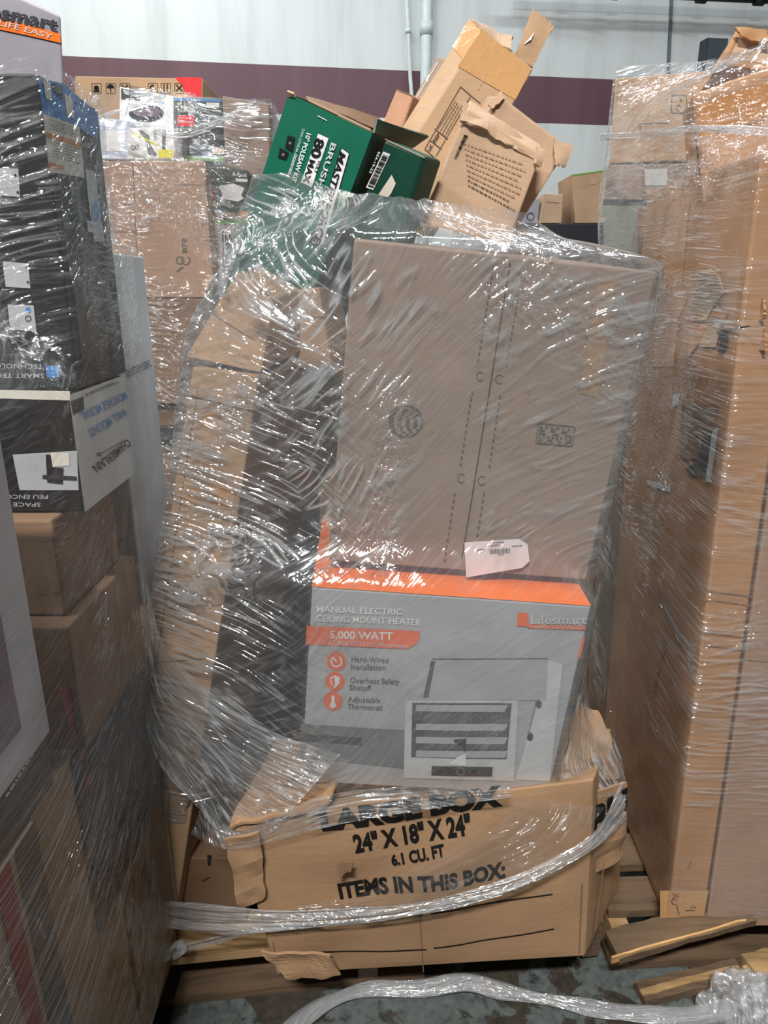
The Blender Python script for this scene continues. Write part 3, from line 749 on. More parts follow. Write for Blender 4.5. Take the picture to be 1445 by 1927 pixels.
wide = Box('worn_carton', 'worn flat brown carton with faded print at the front of the top group', 'carton', wf+[v+wd_ for v in wf], CB_L, dent=.003, n=14, seed=14, bevel=.006)
MAIN.append(wide)
for k in range(9): wide.scribble('front', T(480+k*4, 1150+k*42), T(985-k*12, 1330+k*45), 2.2, INK_F if k in (7, 8) else cardboard('ghost_print', (166, 136, 110)), 1, 12)
wide.group()
for k in range(12): wide.line('front', T(478-k*7, 1085+k*16), T(510-k*8, 1092+k*16), 1.8 if k % 3 else 3, INK if k < 7 else INK_F, 'barcode')
wide.ungroup()
wide.sheet('crushed_edge', [P(873, 192, Y=1.295), P(1022, 283, Y=1.285), P(1018, 302, Y=1.268), P(866, 224, Y=1.272)], CB_L, .004, .006, n=16, jag=.004, seed=31)
wide.sheet('crushed_corner', [P(1008, 278, Y=1.28), P(1024, 284, Y=1.28), P(1018, 312, Y=1.27), P(1006, 308, Y=1.265)], CB_L, .006, .008, n=8, jag=.004, seed=33)
w2 = [P(940, 178, Y=1.34), P(1072, 277, Y=1.34), P(975, 430, Y=1.34), P(850, 350, Y=1.34)]
wide2 = Box('square_carton', 'pale square carton tucked behind the worn flat carton', 'carton', w2+[v+V(-.014, .06, .012) for v in w2], CB_L, dent=.003, seed=15, bevel=.005)
MAIN.append(wide2)
wide2.sheet('bent_corner', [P(1040, 262, Y=1.335), P(1074, 277, Y=1.335), P(1062, 318, Y=1.33), P(1043, 312, Y=1.325)], CB_L, .004, .005, n=7, jag=.004, seed=35)
wide2.sheet('torn_edge', [P(918, 196, Y=1.335), P(942, 172, Y=1.34), P(950, 180, Y=1.335), P(926, 206, Y=1.33)], CB_L, .004, .004, n=6, jag=.004, seed=37)
# unseen fill that carries the upper cartons
fillc = Box('back_carton', 'brown carton at the back of the stack behind the heater box', 'carton', axis_box(-.14, .34, 1.46, 1.80, .15, 1.30), CB, seed=16)
fillc.line('front', (800, 900), (800, 1200), 3, CB_D, 'seam')
MAIN.append(fillc)
navy = Box('gap_dark_box', 'dark navy box added to darken the gap left of the heater box', 'box', axis_box(-.34, -.145, 1.53, 1.80, .15, 1.28), paint('gap_dark_navy', (30, 36, 52), .4), seed=17)  # added box that keeps the gap beside the heater dark
navy.line('front', (560, 1150), (545, 1300), 2, CHAR, 'seam')
MAIN.append(navy)
for b_ in MAIN+[large, lowc]: b_.done()

# ------------------------------------------------------------------ left-hand stack
LEFT = []
XR = -.385
smart = Box('grey_box', 'lilac-grey box with orange stripe on top of the left stack', 'box',
            [P(-120, -75, Y=1.0), P(114, 28, Y=.99), P(121, 180, Y=1.0), P(-120, 140, Y=1.01)]+[v+V(-.125, .25, 0) for v in
            [P(-120, -75, Y=1.0), P(114, 28, Y=.99), P(121, 180, Y=1.0), P(-120, 140, Y=1.01)]], LILAC, seed=20)
LEFT.append(smart)
S = lambda x, y: (x/2.779, y/2.779)
smart.text('front', 'Lifesmart', (-62, 27), S(300, 162), 27, DGREY, .025)
smart.poly('front', [(-110, 12), S(318, 178), S(320, 226), (-110, 36)], ORANGE); smart.text('front', 'MAKE LIFE EASY', (-70, 32), S(275, 205), 10.5, GREYW, .005)
dark = Box('black_mount_box', 'tall black box with a blue and cream printed side in the left stack', 'box', axis_box(XR-.40, XR, .90, 1.075, 1.27, 1.62), BLACK, seed=21)
LEFT.append(dark)
D = lambda x, y: (x/4.817, 130+y/4.817)
dark.poly('right', [D(335, 80), D(560, 130), D(880, 400), D(880, 640), D(700, 530), D(375, 405)], BLUE)
dark.poly('right', [D(372, 95), D(440, 120), D(455, 290), D(400, 265)], CREAM, eps=.002); dark.poly('right', [D(570, 215), D(640, 275), D(660, 450), D(590, 405)], CREAM, eps=.002)
dark.poly('right', [D(460, 130), D(545, 150), D(560, 270), D(475, 205)], CHAR, eps=.002)
dark.poly('right', [D(378, 405), D(710, 525), D(755, 985), D(432, 930)], CREAM, eps=.0016)
for q in ([(398, 570), (722, 665), (728, 715), (405, 620)], [(430, 845), (560, 875), (562, 915), (432, 900)]): dark.poly('right', [D(*v) for v in q], paint('orange_brown_print', (186, 128, 72)), eps=.0022)
for k in range(5): dark.scribble('right', D(440, 460+k*20), D(690, 545+k*20), 1.4, DGREY, 1, 10)
for k in range(6): dark.scribble('right', D(470, 665+k*26), D(720, 735+k*26), 1.4, DGREY, 1, 10)
dark.poly('right', [D(768, 900), D(858, 935), D(940, 1570), D(845, 1560)], LGREY); dark.poly('right', [D(775, 1370), D(850, 1385), D(860, 1490), D(785, 1475)], LGREY, eps=.0018)
dark.disc('right', D(858, 1290), 7, BLUE, ry=19, eps=.002); dark.scribble('right', D(800, 1410), D(870, 1430), 1.5, DGREY, 3, 5)
E2 = lambda x, y: (x/3.44, 480+y/3.44)
dark.poly('front', [D(-200, 890), D(170, 905), D(185, 1160), D(-200, 1130)], LGREY); dark.poly('front', [E2(20, 40), E2(185, 55), E2(200, 215), E2(40, 205)], LGREY); dark.poly('front', [E2(52, 320), E2(220, 325), E2(238, 495), E2(70, 480)], LGREY)
for c_ in ((145, 965), (168, 1118)): dark.disc('front', D(*c_), 2.5, BLACK, 'icon', eps=.002)
for c_ in ((178, 85), (185, 175)): dark.disc('front', E2(*c_), 2.5, BLACK, 'icon', eps=.002)
dark.disc('front', E2(187, 355), 5, BLUE, 'icon', eps=.002); dark.disc('front', E2(187, 410), 6, DGREY, 'icon', eps=.002, hole=.7)
dark.poly('front', [E2(300, 715), E2(382, 715), E2(386, 790), E2(305, 790)], BLUE, 'icon')
# printing that stands on its head
dark.text('front', 'SMART TECHNOLOGY', E2(290, 765), E2(-330, 760), 9, LGREY, .005); dark.text('front', 'TECHNOLOGIE', E2(283, 705), E2(-120, 700), 9, LGREY, .005); dark.text('front', 'XTILT', E2(105, 610), E2(-60, 600), 12, DGREY)
mural = Box('wall_mount_box', 'black and white wall mount box with upside-down lettering below the black box', 'box',
            axis_box(XR-.40, XR, .868, 1.06, 1.118, 1.268), BLACK, seed=22)
LEFT.append(mural)
mural.poly('right', [(0, 0), (1, 0), (1, 1), (0, 1)], paint('white_box_side', (206, 208, 204), .5), 'side_panel', uvmode=True, eps=.0006)
mural.poly('front', [E2(-60, 870), E2(455, 880), E2(455, 940), E2(-60, 925)], CREAM); mural.poly('front', [E2(85, 1290), E2(500, 1265), E2(512, 1520), E2(130, 1520)], LGREY)
mural.poly('front', [E2(330, 1275), E2(450, 1280), E2(455, 1360), E2(345, 1370)], CREAM, eps=.0018); mural.poly('front', [E2(300, 1290), E2(330, 1290), E2(345, 1370), E2(415, 1375), E2(410, 1480), E2(310, 1470)], BLACK, eps=.002); mural.poly('front', [E2(280, 1420), E2(500, 1430), E2(500, 1455), E2(280, 1445)], CHAR, eps=.0022)
mural.text('front', 'PEU ENCOMBRANT', E2(315, 1550), E2(-200, 1548), 7.5, LGREY, .005); mural.text('front', 'SPACE SAVING', E2(268, 1600), E2(-150, 1598), 7.5, LGREY, .005)
mural.poly('right', [E2(455, 945), E2(535, 915), E2(540, 1000), E2(470, 1035)], CHAR)
mural.text('right', 'MONTAGE MURAL', E2(800, 885), E2(508, 1020), 16, BLUE, .01); mural.text('right', 'WALL MOUNT', E2(800, 990), E2(550, 1130), 16, BLUE, .01)
mural.text('right', 'CHAMBERLAIN', E2(815, 1190), E2(585, 1368), 15, INK, .01); mural.disc('right', E2(635, 1290), 4, INK, 'icon', hole=.5, eps=.002); mural.scribble('right', E2(655, 1285), E2(800, 1205), 2.2, DGREY, 1, 7); mural.scribble('right', E2(545, 905), E2(760, 815), 1.8, DGREY, 2, 10)
greyb = Box('grey_carton', 'pale grey carton at the back of the left stack under milky film', 'carton', axis_box(XR-.35, XR-.02, 1.09, 1.27, .88, 1.44), GREYW, seed=23)
LEFT.append(greyb); greyb.scribble('right', (235, 700), (280, 680), 3, MGREY, 3, 6)
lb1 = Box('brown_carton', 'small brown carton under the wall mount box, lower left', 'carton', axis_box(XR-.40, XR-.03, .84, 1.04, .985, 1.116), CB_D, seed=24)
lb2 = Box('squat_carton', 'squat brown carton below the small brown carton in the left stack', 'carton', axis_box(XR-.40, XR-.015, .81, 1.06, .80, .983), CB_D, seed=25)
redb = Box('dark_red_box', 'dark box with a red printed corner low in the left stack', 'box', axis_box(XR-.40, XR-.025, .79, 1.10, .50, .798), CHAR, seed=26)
R2 = lambda x, y: (x/3.44, 960+y/3.44)
redb.poly('right', [R2(380, 1150), R2(565, 1160), R2(600, 1400), R2(480, 1540)], DRED); redb.text('right', 'UNITED', R2(460, 1420), R2(560, 1830), 12, DRED, .02)
for b_, y in ((lb1, 1020), (lb2, 1120)): b_.line('right', (70, y), (130, y-6), 2, CHAR, 'seam')
whiteb = Box('white_bordered_box', 'plum-fronted box with a pale border at the left edge', 'box',
             cuboid((XR-.42, .44, .905), (0, 0, 0), .42, .375, .262), paint('pale_border_print', (188, 184, 186), .5), seed=27)
whiteb.poly('right', [(-.0, .12), (.78, .12), (.78, .80), (0, .80)], PLUM, uvmode=True); whiteb.poly('right', [(0, .2), (.5, .2), (.5, .62), (0, .62)], CHAR, uvmode=True, eps=.002)
whiteb.poly('right', [(0, .22), (.7, .30), (.7, .36), (0, .28)], DRED, uvmode=True, eps=.0024)
tanb = Box('tan_carton', 'large tan carton standing at the bottom of the left stack', 'carton', axis_box(XR-.40, XR-.03, .645, .88, .131, .80), cardboard('cardboard_khaki', (150, 124, 96)), seed=28)
tanb.line('right', (140, 1480), (165, 1560), 2, INK_F, 'scuff'); tanb.disc('right', (172, 1500), 10, DRED, 'printed_mark', ry=26, hole=.8); tanb.disc('right', (176, 1560), 8, DRED, 'printed_mark', ry=22, hole=.8)
supp = Box('support_carton', 'brown carton hidden at the rear of the left stack', 'carton', axis_box(XR-.40, XR-.03, .90, 1.09, .131, .498), CB_D, seed=29)
supp.line('right', (205, 1500), (215, 1600), 2, CHAR, 'seam')
black2 = Box('black_box', 'black box with small white dots between the bordered box and the tan carton', 'box', axis_box(XR-.42, XR-.005, .42, .70, .835, .903), CHAR, seed=30)
black2.scribble('right', (10, 1500), (95, 1365), 4, GREYW, 1, 10)
stripe = Box('striped_plank_box', 'wood-print box with red and black edge stripes in the bottom left corner', 'box', axis_box(XR-.42, XR-.002, .36, .642, .131, .833), wood('wood_print', (150, 134, 114), .15), seed=31)
stripe.poly('right', [(.70, 0), (.80, 0), (.80, 1), (.70, 1)], DRED, uvmode=True); stripe.poly('right', [(.84, 0), (1, 0), (1, 1), (.84, 1)], CHAR, uvmode=True); stripe.poly('right', [(.0, 0), (.28, 0), (.28, .5), (.0, .62)], CHAR, uvmode=True)
stripe.text('right', 'OUTDOOR', (62, 1727), (78, 1768), 7, LGREY); stripe.text('right', 'PLANK', (4, 1820), (16, 1880), 10, GREYW)
LEFT += [lb1, lb2, redb, whiteb, tanb, supp, black2, stripe]
for b_ in LEFT: b_.done()

# ------------------------------------------------------------------ right-hand stack
RIGHT = []
rA = Box('corner_carton', 'tall damaged brown carton at the near corner of the right stack', 'carton', cuboid((.592, 1.147, .122), (-1.5, 0, -1.6), .075, 1.46, .52), CB_O, dent=.003, n=18, seed=40, bevel=.010)
rB = Box('tall_wide_carton', 'tall wide pinkish brown carton at the right edge of the photo', 'carton', cuboid((.672, 1.142, .120), (-1.5, 0, -1.6), .42, 1.22, .5), cardboard('cardboard_mauve', (170, 138, 116)), dent=.002, n=14, seed=41)
rC = Box('upper_carton', 'brown carton on top of the tall wide carton at the right edge', 'carton', cuboid((.644, 1.160, 1.345), (-1.5, 0, -1.6), .40, .235, .45), CB_O, dent=.003, seed=42)
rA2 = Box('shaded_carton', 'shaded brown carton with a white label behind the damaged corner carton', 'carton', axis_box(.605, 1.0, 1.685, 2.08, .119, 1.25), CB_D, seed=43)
K = lambda x, y: (1080+x/3.707, 480+y/3.707)
K2 = lambda x, y: (1080+x/3.57, 960+y/3.57)
K3 = lambda x, y: (1080+x/3.956, 1440+y/3.956)
rA.poly('left', [(1265, 350), (1302, 350), (1268, 690), (1226, 690)], TAPE, 'tape', .001)
rA.poly('left', [K(740, 300), K(800, 290), K(720, 470), K(640, 440)], TAPE, 'tape', .0016)
# exposed corrugation: torn patch with the shade between its ribs painted dark
rib = cardboard('inner_flute', (206, 176, 144)); ribd = cardboard('painted_flute_shade', (120, 96, 74))
rA.poly('left', [K(900, 120), K(960, 90), K(1030, 150), K(1060, 260), K(1000, 320), K(930, 450), K(830, 460), K(800, 400), K(850, 230)], rib, 'torn_patch', .0020)
rA.group()
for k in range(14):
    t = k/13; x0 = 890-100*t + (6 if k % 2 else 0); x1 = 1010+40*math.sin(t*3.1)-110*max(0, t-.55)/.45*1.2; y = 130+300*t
    rA.line('left', K(x0, y), K(x1, y+12), 2.2, ribd, 'flute_shade', .0035, n=3)
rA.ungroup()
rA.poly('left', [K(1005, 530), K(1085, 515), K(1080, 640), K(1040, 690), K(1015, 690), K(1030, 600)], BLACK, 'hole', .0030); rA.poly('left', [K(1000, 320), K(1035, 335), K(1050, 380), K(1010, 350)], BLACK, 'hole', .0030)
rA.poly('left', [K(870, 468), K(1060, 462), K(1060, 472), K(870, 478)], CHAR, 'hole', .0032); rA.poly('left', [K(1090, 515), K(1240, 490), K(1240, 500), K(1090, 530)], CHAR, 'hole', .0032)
rA.poly('left', [K(960, 420), K(1020, 340), K(1080, 410), K(1060, 450)], TAPE, 'tape', .0026); rA.poly('left', [K(820, 480), K(960, 478), K(890, 610), K(800, 720)], TAPE, 'tape', .0026)
rA.poly('left', [K(940, 500), K(1040, 490), K(1000, 640), K(880, 640)], CB_L, 'torn_patch', .0028)
rA.poly('left', [K(760, 1040), K(1005, 1040), K(985, 1220), K(860, 1260), K(880, 1420), K(745, 1420)], CB_D, 'torn_patch', .0020)
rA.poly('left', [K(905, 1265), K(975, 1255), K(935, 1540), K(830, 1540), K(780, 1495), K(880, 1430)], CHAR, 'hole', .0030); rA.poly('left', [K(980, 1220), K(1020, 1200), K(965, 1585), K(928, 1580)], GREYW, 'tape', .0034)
rA.poly('left', [K(700, 970), K(745, 965), K(735, 1040), K(690, 1060)], GREYW, 'label_scrap', .002); rA.poly('left', [K(510, 1565), K(680, 1615), K(678, 1655), K(512, 1600)], GREYW, 'label_scrap', .002)
for k, y in enumerate((540, 600, 820, 905)): rA.line('front', K2(870, y), K2(1260, y+50), 2.2, CB_D, 'crease')
rA.line('front', K2(740, 1590), K2(1080, 1545), 2, CB_L, 'crease')
rA.poly('front', [K3(640, 930), K3(1000, 930), K3(960, 1140), K3(640, 1140)], TAPE_C, 'tape', .001)
rA.line('front', K3(730, 950), K3(780, 980), 1.6, DRED, 'pen_mark', .002); rA.line('front', K3(780, 950), K3(730, 985), 1.6, DRED, 'pen_mark', .002); rA.disc('front', K3(745, 1010), 6, INK, 'pen_mark', hole=.75, a0=60, a1=330, eps=.002); rA.line('front', K3(760, 1030), K3(780, 1110), 1.5, INK, 'pen_mark', .002); rA.line('front', K3(825, 1078), K3(895, 1075), 1.5, INK, 'pen_mark', .002); rA.disc('front', K3(885, 1065), 5, INK, 'pen_mark', hole=.75, a0=180, a1=360, eps=.002)
rA.line('front', K3(845, 775), K3(870, 710), 2, CB_D, 'scuff')
rA.sheet('crushed_board', [P(1300, 600, X=.585), P(1352, 590, X=.575), P(1362, 640, X=.58), P(1296, 655, X=.586)], CB_O, .004, .008, n=10, jag=.005, seed=41)
rA.sheet('torn_board', [P(1372, 566, X=.59), P(1440, 560, Y=1.14), P(1440, 600, Y=1.135), P(1376, 612, X=.584)], CB_O, .004, .008, n=10, jag=.005, seed=43)
rA.sheet('bent_board', [P(1376, 622, X=.584), P(1442, 616, Y=1.138), P(1442, 660, Y=1.135), P(1378, 664, X=.582)], CB_O, .004, .006, n=10, jag=.003, seed=45)
rA2.poly('left', [K2(370, 885), K2(480, 950), K2(465, 1075), K2(345, 1010)], GREYW, 'address_label'); rA2.scribble('left', K2(378, 930), K2(465, 980), 2, MGREY, 3, 6)
rA2.disc('left', K2(315, 1190), 22, CHAR, 'marker_loop', ry=29, hole=.9)
rA.text('left', 'FRAGILE', K2(560, 1230), K2(640, 870), 8, INK_F)
rB.line('front', (1400, 1240), (1445, 1245), 2, CB_G, 'crease')
rC.line('front', (1425, 470), (1410, 540), 2, CB_D, 'seam')
# things on top
rD = Box('icon_carton', 'brown carton with a rounded icon at the back top of the right stack', 'carton', quadbox([(1158, 148), (1345, 132), (1345, 300), (1146, 308)], (1.80, 1.80, 1.80, 1.80), (.10, .3, 0)), CB, seed=44)
K4 = lambda x, y: (1000+x/3.011, y/3.011)
for (x0, y0, x1, y1) in ((795, 540, 875, 540), (875, 540, 882, 640), (882, 640, 790, 640), (790, 640, 795, 540)): rD.line('front', K4(x0, y0), K4(x1, y1), 2, INK_F)
rD.disc('front', K4(832, 612), 4.5, INK_F, 'icon', hole=.7, ry=6, eps=.002); rD.poly('front', [K4(836, 572), K4(850, 555), K4(852, 572)], INK_F, 'icon', eps=.002)
rD.line('front', K4(612, 700), K4(790, 695), 1.6, INK_F); rD.line('front', K4(612, 700), K4(615, 740), 1.6, INK_F)
rE = Box('grey_brown_carton', 'grey-brown carton under the icon carton on the right stack', 'carton', quadbox([(1143, 310), (1330, 306), (1330, 380), (1135, 378)], (1.78, 1.78, 1.78, 1.78), (.10, .3, 0)), CB_G, seed=45)
rE.poly('front', [K4(640, 960), K4(770, 955), K4(765, 1050), K4(640, 1050)], GREYW, 'label_scrap')
rF = Box('sage_box', 'sage green box beneath the grey-brown carton on the right stack', 'box', quadbox([(1132, 381), (1330, 382), (1330, 500), (1138, 480)], (1.76, 1.76, 1.76, 1.76), (.10, .3, 0)), paint('sage_print', (128, 134, 122), .5), seed=46)
rF.poly('front', [K4(405, 1130), K4(780, 1130), K4(780, 1165), K4(405, 1160)], CHAR); rF.poly('front', [K4(600, 1170), K4(735, 1170), K4(690, 1480), K4(600, 1480)], CB_D, eps=.0016)
rG = Box('tape_wrapped_carton', 'tilted orange-taped carton lying on top of the right stack', 'carton',
         quadbox([(1300, 178), (1470, 120), (1500, 330), (1322, 390)], (1.36, 1.28, 1.26, 1.34), (.08, .25, .03)), CB_O, dent=.006, n=14, seed=47, bevel=.015)
rG.poly('front', [(1310, 200), (1460, 150), (1465, 210), (1318, 262)], TAPE, 'tape', .001); rG.line('front', (1345, 250), (1440, 225), 2, CB_D, 'crease')
rG.poly('left', [(0, .3), (1, .3), (1, .7), (0, .7)], TAPE, 'tape', .001, uvmode=True)
rH = Box('topmost_carton', 'crumpled orange-brown carton topmost on the right stack', 'carton',
         quadbox([(1388, 52), (1500, 75), (1500, 140), (1350, 122)], (1.62, 1.60, 1.58, 1.60), (.06, .25, -.01)), CB_O, dent=.006, n=12, seed=48, bevel=.012)
rH.poly('front', [(1390, 72), (1480, 88), (1480, 124), (1366, 112)], CB_L, 'bare_panel', .001); rH.line('front', (1388, 74), (1368, 112), 2, CB_D, 'crease')
rH.sheet('torn_flap', [P(1384, 52, Y=1.60), P(1440, 60, Y=1.60), P(1450, 82, Y=1.58), P(1392, 70, Y=1.59)], CB_O, .004, .006, n=8, jag=.004, seed=49)
rI = Box('inner_carton', 'brown carton inside the right stack behind the damaged corner carton', 'carton', axis_box(.60, 1.0, 1.685, 2.08, 1.252, 1.50), CB_D, seed=50)
rI.line('left', (1200, 560), (1190, 640), 2, CHAR, 'seam')
RIGHT += [rA, rB, rC, rA2, rD, rE, rF, rG, rI]
for b_ in RIGHT+[rH]: b_.done()

# ------------------------------------------------------------------ background stack, left of the green box
BACK = []
def bk(name, label, q, Y, mat, cat='carton', dy=.3, seed=0, dent=.002):
    b_ = Box(name, label, cat, quadbox(q, (Y,)*4, (0, dy, 0)), mat, seed=seed, dent=dent, n=8); BACK.append(b_); return b_
S3 = lambda x, y: (180+x/4.25, 120+y/4.25)
S4 = lambda x, y: (180+x/4.25, 290+y/4.25)
b1 = bk('handling_icon_carton', 'tan carton with handling icons and a red corner topping the background stack', [(141, 143), (382, 148), (380, 236), (141, 232)], 2.60, CB, seed=60, dy=.4)
b1.poly('front', [S3(635, 108), S3(848, 110), S3(845, 268), S3(748, 268)], RED)
def icon_frame(x0, y0, x1, y1):
    b1.group()
    for a, b_ in (((x0, y0), (x1, y0)), ((x1, y0), (x1, y1)), ((x1, y1), (x0, y1)), ((x0, y1), (x0, y0))): b1.line('front', S3(*a), S3(*b_), 1.2, INK_F, n=2)
    b1.ungroup()
for k, x in enumerate((-30, 83, 195, 420, 523, 632)):
    icon_frame(x, 158, x+75, 238); c2 = S3(x+37, 195)
    if k == 0: b1.disc('front', c2, 5, INK, 'icon', eps=.002); b1.line('front', (c2[0]-6, c2[1]+6), (c2[0]+6, c2[1]+6), 3, INK, 'icon', .002, n=2)
    elif k == 1: b1.disc('front', c2, 7, INK, 'icon', a0=180, a1=360, eps=.002); b1.line('front', c2, (c2[0], c2[1]+8), 1.5, INK, 'icon', .002, n=2)
    elif k == 3: b1.disc('front', c2, 6, INK, 'icon', hole=.6, a0=0, a1=300, eps=.002)
    elif k == 4:
        for dx in (-3, 3): b1.line('front', (c2[0]+dx, c2[1]-7), (c2[0]+dx, c2[1]+7), 1.8, INK, 'icon', .002, n=2)
    else:
        b1.line('front', (c2[0]-6, c2[1]-6), (c2[0]+6, c2[1]+6), 2, INK, 'icon', .002, n=2); b1.line('front', (c2[0]+6, c2[1]-6), (c2[0]-6, c2[1]+6), 2, INK, 'icon', .002, n=2)
b2 = bk('sunglasses_box', 'white box with a dark oval goggle picture in the background stack', [S3(190, 182), S3(622, 258), S3(625, 520), S3(188, 500)], 2.42, WHITE, 'box', .15, 61)
b2.poly('front', [S3(205, 195), S3(362, 240), S3(360, 305), S3(205, 285)], CHAR); b2.poly('front', [S3(215, 205), S3(360, 245), S3(355, 272), S3(235, 245)], GREYW, eps=.002)
b2.disc('front', S3(405, 395), 33, CHAR, ry=17); b2.disc('front', S3(410, 385), 26, PLUM, ry=10, eps=.002); b2.scribble('front', S3(450, 310), S3(590, 325), 4, paint('pale_blue_print', (160, 200, 220)), 1, 5)
b3 = bk('landscape_light_box', 'dark green landscape lighting box beside the white goggle box', [S3(625, 270), S3(1000, 285), S3(1005, 500), S3(628, 500)], 2.42, paint('camo_green_print', (54, 68, 58), .5, .4, .4, 40), 'box', .15, 62)
b3.poly('front', [S3(625, 272), S3(1000, 287), S3(1000, 305), S3(625, 295)], BLUE); b3.text('front', 'Patriot', S3(685, 372), S3(792, 375), 8.5, WHITE, .01); b3.text('front', 'LIGHTING', S3(665, 388), S3(798, 390), 3.6, WHITE, .01)
b3.poly('front', [S3(655, 415), S3(785, 412), S3(788, 500), S3(658, 500)], RED); b3.text('front', 'landscape', S3(662, 470), S3(776, 472), 4.5, WHITE); b3.text('front', 'Flood Light', S3(675, 440), S3(745, 441), 3, WHITE); b3.poly('front', [S3(885, 310), S3(990, 315), S3(990, 350), S3(888, 346)], WHITE, eps=.002); b3.scribble('front', S3(895, 338), S3(980, 340), 3, DGREY, 1, 8)
b4 = bk('wrapped_carton', 'brown film-wrapped carton at the right top of the background stack', [(418, 180), (506, 196), (508, 330), (424, 330)], 2.40, CB_G, seed=63); b4.line('front', (420, 186), (504, 204), 2, CB_L, 'worn_edge')
b5 = bk('pale_blue_box', 'pale blue-white box at the left of the boot box', [(186, 222), (242, 226), (242, 300), (190, 300)], 2.34, paint('pale_blue_white', (196, 206, 224), .5), 'box', .3, 64); b5.poly('front', [(195, 245), (236, 246), (236, 285), (197, 285)], WHITE)
b6 = bk('boot_box', 'white and yellow box with a grey boot picture in the background stack', [S3(262, 512), S3(622, 508), S3(628, 762), S3(250, 765)], 2.32, WHITE, 'box', .3, 65)
b6.poly('front', [S3(335, 525), S3(370, 530), S3(430, 575), S3(440, 650), S3(490, 725), S3(480, 740), S3(420, 725), S3(405, 620), S3(365, 570)], MGREY); b6.poly('front', [S3(500, 680), S3(625, 690), S3(622, 755), S3(505, 755)], YEL); b6.poly('front', [S3(530, 530), S3(560, 530), S3(560, 690), S3(532, 685)], DGREY); b6.poly('front', [S3(465, 530), S3(490, 530), S3(490, 610), S3(468, 610)], LGREY); b6.line('front', S3(300, 560), S3(500, 650), 3, YEL); b6.text('front', 'CAT', S3(285, 690), S3(350, 685), 9, MGREY, .02)
b7 = bk('dark_label_box', 'dark box with a small pale label under the landscape lighting box', [(330, 240), (425, 242), (425, 302), (332, 302)], 2.46, CHAR, 'box', .2, 66); b7.poly('front', [S3(930, 665), S3(1025, 668), S3(1025, 725), S3(932, 722)], CB_L); b7.poly('front', [S3(660, 735), S3(1030, 745), S3(1030, 785), S3(660, 770)], paint('leaf_green_print', (110, 150, 80)))
b8 = bk('code_carton', 'pinkish brown carton with a stencilled code in the background stack', [(250, 302), (383, 303), (404, 560), (262, 560)], 2.28, cardboard('cardboard_mauve', (176, 144, 124)), seed=67)
b8.text('front', 'B78', S4(730, 785), S4(728, 670), 9, INK_F, .01); b8.disc('front', S4(675, 850), 8, INK_F, 'printed_mark', hole=.7); b8.disc('front', S4(720, 850), 9, INK_F, 'printed_mark', hole=.75, a0=-60, a1=230); b8.line('front', S4(650, 940), S4(700, 900), 3, INK_F); b8.line('front', S4(620, 245), S4(870, 248), 1.5, CB_D, 'crease')
b9 = bk('side_carton', 'brown carton at the left end of the background stack', [(180, 304), (249, 303), (262, 560), (180, 560)], 2.28, cardboard('cardboard_mauve', (176, 144, 124)), seed=68); b9.line('front', (190, 435), (255, 436), 2, CB_D, 'seam')
b10 = bk('lamp_pack_box', 'dark camouflage box with a white lamp picture in the background stack', [S4(862, 78), S4(1218, 130), S4(1222, 560), S4(905, 562)], 2.36, paint('camo_green_print', (54, 68, 58)), 'box', .25, 69)
b10.poly('front', [S4(985, 255), S4(1100, 235), S4(1190, 270), S4(1165, 330), S4(1185, 355), S4(1140, 380), S4(1000, 355), S4(1015, 325)], WHITE); b10.text('front', '8-Pack', S4(1095, 175), S4(1212, 185), 7, WHITE, .02); b10.poly('front', [S4(1120, 195), S4(1214, 200), S4(1214, 225), S4(1122, 220)], WHITE, eps=.002)
b10.poly('front', [S4(885, 260), S4(955, 265), S4(960, 365), S4(890, 362)], DRED, eps=.0016); b10.poly('front', [S4(890, 370), S4(960, 372), S4(958, 425), S4(893, 422)], CB_L, eps=.002); b10.poly('front', [S4(905, 460), S4(1160, 470), S4(1160, 515), S4(905, 515)], CB_D); b10.poly('front', [S4(905, 520), S4(1220, 525), S4(1220, 562), S4(905, 562)], paint('leaf_green_print', (110, 150, 80))); b10.poly('front', [S4(1160, 455), S4(1222, 460), S4(1222, 515), S4(1160, 510)], paint('amber_print', (220, 150, 50)), eps=.002); b10.scribble('front', S4(878, 215), S4(950, 218), 3, LGREY, 1, 4)
b11 = bk('power_tool_box', 'grey box with rotated heavy lettering under the lamp box', [(394, 423), (520, 424), (520, 640), (400, 640)], 2.36, paint('warm_grey_print', (170, 160, 152), .5), 'box', .25, 70)
b11.poly('front', [S4(1012, 615), S4(1085, 618), S4(1090, 900), S4(1018, 900)], BLACK); b11.poly('front', [S4(1024, 628), S4(1074, 630), S4(1080, 900), S4(1030, 900)], CREAM, eps=.0018); b11.text('front', '20V', S4(1036, 640), S4(1044, 860), 9, BLACK, .03, eps=.0028); b11.text('front', 'POWER', S4(955, 620), S4(968, 850), 6, DGREY, .01); b11.text('front', 'X1', S4(1120, 625), S4(1128, 700), 9, BLACK, .03)
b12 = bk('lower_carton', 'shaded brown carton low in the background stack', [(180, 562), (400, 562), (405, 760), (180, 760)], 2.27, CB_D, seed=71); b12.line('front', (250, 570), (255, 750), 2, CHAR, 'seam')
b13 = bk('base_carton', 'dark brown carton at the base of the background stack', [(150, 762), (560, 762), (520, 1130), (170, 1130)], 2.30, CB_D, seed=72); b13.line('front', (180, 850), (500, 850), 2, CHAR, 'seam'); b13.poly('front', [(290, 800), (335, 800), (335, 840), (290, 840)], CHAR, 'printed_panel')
b14 = bk('foot_carton', 'brown carton directly on the background pallet', [(160, 1132), (560, 1132), (520, 1232), (180, 1232)], 2.32, CB_D, seed=73); b14.line('front', (200, 1180), (400, 1180), 2, CHAR, 'seam')
